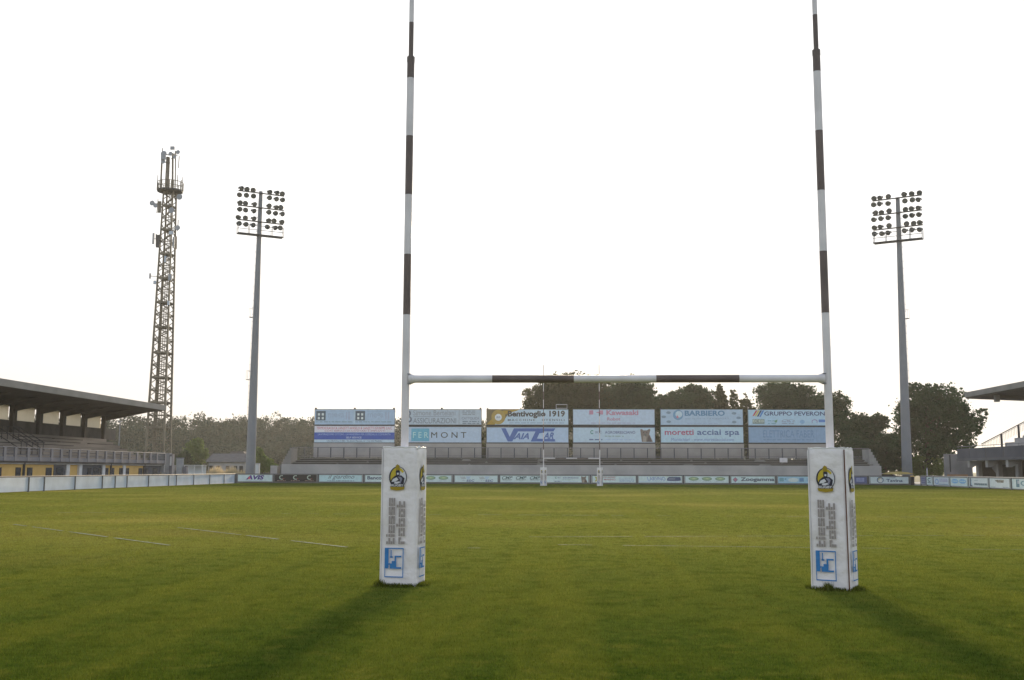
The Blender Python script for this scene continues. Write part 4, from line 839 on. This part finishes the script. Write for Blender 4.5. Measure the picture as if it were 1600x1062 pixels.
for (px, y, w, h, m) in ((274,235.5,.7,.55,'antenna'),(244.5,376,.3,1.9,'antenna'),(276,382,.3,1.9,'antenna'),(272.5,367,.75,.6,'panel_blue'),(239.5,434,.25,.9,'antenna'),(270.5,436,.6,1.1,'antenna'),(246.5,444,.4,.6,'panel_blue'),(263,408,.3,1.1,'panel_blue'),(268,476,.35,.7,'panel_blue'),(252,380,.6,2.2,'dark_steel'),(254,327,.5,2.0,'lattice'),(260,248,.8,1.2,'antenna')):
    p = Pt(px, y); MB().box(p.x-w/2, p.x+w/2, TY-1.45, TY-1.2, p.z-h/2, p.z+h/2, m).build('panel_antenna', root)
    MB().bar((p.x, TY-1.3, p.z), (tx+(.8 if p.x > tx else -.8), TY-.7, p.z), .075, 'lattice').build('antenna_arm', root)
c = L(187,672,125); st = thing('lamp_post', 'slim grey pole rising behind the end of the left seating', 'pole', (c.x,125,0)); MB().tube((c.x,125,0), (c.x,125,7.3), .09, 'pole', r1=.05).build('pole', st); MB().box(c.x-.25, c.x+.25, 124.8, 125.2, 7.3, 7.42, 'steel').build('lantern', st)

# ------------------------------------------------------------------ trees
def leaves(blobs, n, size, seed, clump=.13, cf=26):
    n = int(n*1.35)
    """leaf-sized quads gathered in clumps through a set of ellipsoids (cx,cy,cz,rx,ry,rz)"""
    g = np.random.default_rng(seed); vol = np.array([b[3]*b[4]*b[5] for b in blobs])**.75; nb = np.maximum(6, (vol/vol.sum()*n/cf).astype(int)); P = []
    for b, k in zip(blobs, nb):
        d = g.normal(size=(k,3)); d /= np.linalg.norm(d, axis=1)[:,None]; r = g.random(k)**.42*(1+.09*g.normal(size=k)*(g.random(k) < .4))
        c = np.array(b[:3])+d*r[:,None]*np.array(b[3:6]); rr = clump*min(b[3:6])*(.6+1.0*g.random(k))
        cl = g.normal(size=(k,cf,3))*rr[:,None,None]*np.array([1,1,.7]); P.append((c[:,None,:]+cl).reshape(-1,3))
    P = np.concatenate(P); k = len(P); a = g.normal(size=(k,3)); a /= np.linalg.norm(a, axis=1)[:,None]; b = np.cross(a, g.normal(size=(k,3))); b /= np.linalg.norm(b, axis=1)[:,None]
    s = size*(.5+.9*g.random(k))[:,None]; a *= s*.5; b *= s*.36
    return np.stack([P-a-b*.4, P-b, P+a+b*.3, P+b], 1)
def tree(name, label, X, Y, blobs, n, size, m, seed, trunk=.3, group=None, cat='tree'):
    """blobs in world (x,z) metres relative to the tree foot: (dx,dy,z,rx,ry,rz)"""
    r = thing(name, label, cat, (X, Y, 0), group); B_ = [(X+b[0],Y+b[1],b[2],b[3],b[4],b[5]) for b in blobs]
    quads('crown', leaves(B_, n, size, seed), [M[m]], None, r)
    R_ = random.Random(seed); t = MB(); top = max(b[2] for b in blobs)*.75; p = Vector((X,Y,-.1)); nseg = 5; prev = p
    for i in range(nseg):
        q = Vector((X+R_.uniform(-.12,.12)*i*trunk*2, Y+R_.uniform(-.1,.1)*i, top*(i+1)/nseg)); t.tube(prev, q, trunk*(1-.15*i), 'bark', r1=trunk*(1-.15*(i+1)), n=8, caps=False); prev = q
        if i > 0:
            for _ in range(2):
                b = R_.choice(B_); e = Vector((b[0]+R_.uniform(-.4,.4)*b[3], b[1]+R_.uniform(-.4,.4)*b[4], b[2]+R_.uniform(0,.5)*b[5])); mid = q.lerp(e, .5)+Vector((0,0,-.3)); t.tube(q, mid, trunk*.4, 'bark', r1=trunk*.25, n=6, caps=False); t.tube(mid, e, trunk*.25, 'bark', r1=trunk*.08, n=5)
    t.build('trunk', r); return r
def ptree(name, label, blobs_px, Y, n, size, m, seed, trunk=.3, group='trees behind the billboards', cat='tree', depth=.8, xf=None):
    """crown lobes surveyed in the photo: (px, py, rx_px, ry_px) at distance Y"""
    k = Y/FPX*1.0; out = []; xs = [b[0] for b in blobs_px]; xf = xf if xf else sum(xs)/len(xs); X = L(xf, 735, Y).x; R_ = random.Random(seed)
    for (a, b, rx, ry) in blobs_px:
        p = L(a, b, Y); rr = min(rx, ry)*k*depth*1.2; out.append((p.x-X, R_.uniform(-.5,.5)*rr, p.z, rx*k, rr, ry*k))
    return tree(name, label, X, Y, out, n, size, m, seed, trunk, group, cat)
T = 150
ptree('broadleaf_tree', 'olive sunlit tree at the left end of the row, behind the Bentivoglio billboard', [(845,625,28,24),(865,608,26,24),(835,650,26,26),(888,600,24,18),(880,640,26,34)], T, 15000, .34, 'leaf_warm', 11, .35)
ptree('broadleaf_tree', 'tallest wide tree with ragged top directly over the distant goal', [(905,615,34,30),(930,608,30,24),(900,592,22,12),(925,650,40,30),(945,640,30,34)], T+4, 15000, .34, 'leaf_warm', 12, .4)
ptree('broadleaf_tree', 'round dense tree above the Kawasaki billboard, behind the crossbar', [(985,612,34,26),(1000,640,32,30),(965,630,26,30),(985,593,16,10),(1010,620,16,20)], T+2, 15000, .34, 'leaf', 13, .4)
ptree('broadleaf_tree', 'low bushy tree filling the dip left of the BARBIERO billboard', [(1038,632,18,16),(1048,622,14,12),(1035,655,20,24)], T, 6000, .32, 'leaf', 14, .2)
ptree('broadleaf_tree', 'round-headed tree above the BARBIERO billboard', [(1082,618,26,18),(1070,635,26,24),(1100,630,24,22),(1085,608,18,10)], T+3, 11000, .33, 'leaf', 15, .3)
ptree('spire_tree', 'narrow pointed tree right of the round tree above BARBIERO', [(1126,618,8,16),(1127,640,12,22),(1124,606,4,8)], T, 4500, .30, 'leaf_warm', 16, .2)
ptree('spire_tree', 'pair of small pointed tops between BARBIERO and PEVERONI billboards', [(1146,624,8,17),(1164,626,8,14),(1150,648,20,18),(1168,640,12,18),(1145,612,4,7),(1164,668,16,26)], T, 6500, .30, 'leaf_warm', 17, .2)
ptree('broadleaf_tree', 'big dome-shaped tree above the PEVERONI billboard', [(1222,625,38,26),(1205,612,24,16),(1245,618,28,20),(1225,606,26,11),(1225,650,42,26)], T+2, 16000, .34, 'leaf', 18, .4)
ptree('broadleaf_tree', 'dark tree showing on both sides of the right upright', [(1290,636,24,22),(1308,626,20,16),(1300,660,26,26),(1275,640,18,26),(1315,650,14,22)], T, 13000, .33, 'leaf', 19, .35)
ptree('broadleaf_tree', 'rounded tree lower than its neighbours, right of the right upright', [(1352,668,30,22),(1340,660,18,16),(1372,662,14,14),(1345,690,34,24),(1372,658,16,10)], T-8, 12000, .33, 'leaf', 20, .3)
ptree('shrub_row', 'dark mass of shrubs at the right end of the open stand', [(1340,705,30,22),(1375,715,30,24),(1400,700,24,26),(1410,722,26,18),(1355,725,24,14),(1390,690,18,16),(1385,733,30,9),(1415,735,20,8)], 136, 15000, .30, 'leaf', 21, .2, None, 'shrubs')
ptree('broadleaf_tree', 'large spreading tree between the right mast and the right stand', [(1450,650,44,36),(1440,622,30,22),(1470,630,34,26),(1430,605,14,8),(1455,607,20,10),(1495,655,30,24),(1512,668,24,14),(1530,655,10,14),(1450,690,46,30),(1485,690,34,24),(1510,640,8,14),(1413,655,14,30),(1537,643,7,8),(1505,612,4,8),(1465,715,22,12)], 132, 26000, .30, 'leaf', 22, .4, None, xf=1452)
ptree('hedge', 'low olive hedge under the big tree on the right', [(1425,733,16,10),(1448,732,18,12),(1468,730,12,14),(1432,718,12,8)], 131, 6000, .25, 'leaf_light', 23, .1, None, 'hedge')
ptree('young_tree', 'light green tree standing before the wood, right of the lattice tower', [(303,700,14,14),(306,690,9,8),(310,712,15,13),(300,720,12,14),(318,706,8,8)], 195, 8000, .36, 'leaf_light', 24, .25, None)
ptree('young_tree', 'dull rounded bush at the left foot of the light green tree', [(289,716,10,13),(283,724,10,12),(297,728,14,10)], 185, 5000, .36, 'leaf', 25, .2, None, 'bush')
ptree('young_tree', 'olive bush just right of the left floodlight mast', [(403,708,8,10),(408,720,12,13),(420,727,14,10)], 160, 5000, .32, 'leaf_light', 26, .15, None, 'bush')
_b = [(x, math.sin(x*1.7)*.6, 3.0+.6*math.sin(x*.9), 2.6, 1.6, 3.8) for x in range(-26, 27, 3)]
tree('hedge', 'long tall hedge glimpsed through the gaps between the billboards', 8, 139, _b, 26000, .42, 'leaf_warm', 31, .15, None, 'hedge')
# far-off wood on its rise
def hz(x, y): return max(0, min(16, (y-292)*.235))*(1-.16*max(0, min(1, (x+90)/90)))
mb = MB(); nx, ny = 60, 16
vs = [(-260+320*i/nx, 285+90*j/ny, hz(-260+320*i/nx, 285+90*j/ny)-.3) for j in range(ny+1) for i in range(nx+1)]
mb.add(vs, [(j*(nx+1)+i, j*(nx+1)+i+1, (j+1)*(nx+1)+i+1, (j+1)*(nx+1)+i) for j in range(ny) for i in range(nx)], 'leaf_far'); mb.build('hill', kind='structure')
R_ = random.Random(5); bl = []
for r_, Yr in enumerate((292, 303, 315, 328, 342)):
    x = -215
    while x < 30:
        rr = R_.uniform(2.6, 4.6); yy = Yr+R_.uniform(-4,4); h = hz(x, yy); top = R_.uniform(.0, 1.6); bl.append((x, yy, h+3.2+top, rr, rr, R_.uniform(2.8,4.3))); x += rr*R_.uniform(.9,1.3)
w = quads('wood', leaves(bl, 260000, .60, 77, .2, 22), [M['leaf_far']]); w['kind'] = 'stuff'
# house and straw in front of the wood
a = L(322,738,190); b = L(386,738,190); hs = thing('farmhouse', 'low house with grey tiled roof between the light green tree and the left mast', 'house', ((a.x+b.x)/2,192,0))
MB().box(a.x+.4, b.x, 190, 197, 0, 2.9, 'house').build('wall', hs); MB().prism([(a.x-.1,189.5,2.9),(a.x-.1,197.5,2.9),(a.x-.1,193.5,4.5)], (b.x-a.x+.5,0,0), 'tile').build('roof', hs)
c = L(354,712,199); d_ = L(382,712,199); MB().prism([(c.x,198,3.4),(d_.x+1.5,198,3.4),(d_.x,198,5.0),(c.x+1.2,198,5.0)], (0,6,0), 'tile').box(c.x+.3, d_.x+1, 198.3, 203, 0, 3.39, 'house').build('rear_wing', hs)
for px in (330,341,356,368,377): p = L(px,728,190); MB().box(p.x-.35, p.x+.35, 189.94, 189.99, .9, 2.2, 'win').build('window', hs)
g_ = np.random.default_rng(8); n = 1700; xa_ = L(327,738,150).x; xb_ = L(381,738,150).x; X = xa_+(xb_-xa_)*g_.random(n); Y = 149+3*g_.random(n); hh = .9+1.2*g_.random(n)**2*(.4+.8*np.sin(X*1.3)**2); V = np.zeros((n,3,3)); V[:,0] = np.stack([X-.08,Y,0*X],1); V[:,1] = np.stack([X+.08,Y,0*X],1); V[:,2] = np.stack([X+(g_.random(n)-.5)*.5,Y,hh],1)
dg = quads('dry_grass', V, [M['straw']], nv=3); dg['kind'] = 'stuff'

# ------------------------------------------------------------------ evening haze
hm = bpy.data.materials.new('haze'); hm.use_nodes = True; t = hm.node_tree; t.nodes.clear(); out = t.nodes.new('ShaderNodeOutputMaterial'); pv = t.nodes.new('ShaderNodeVolumePrincipled')
pv.inputs['Color'].default_value = (.92,.92,.90,1); pv.inputs['Density'].default_value = .00018; pv.inputs['Anisotropy'].default_value = .55
t.links.new(pv.outputs[0], out.inputs['Volume']); mb = MB(); mb.mats.append(hm); mb.v = [(x,y,z) for z in (-1.1,70) for x, y in ((-2600,-420),(2600,-420),(2600,4600),(-2600,4600))]
mb.f = [(0,3,2,1),(4,5,6,7),(0,1,5,4),(1,2,6,5),(2,3,7,6),(3,0,4,7)]; mb.m = [0]*6; mb.build('haze', kind='stuff')
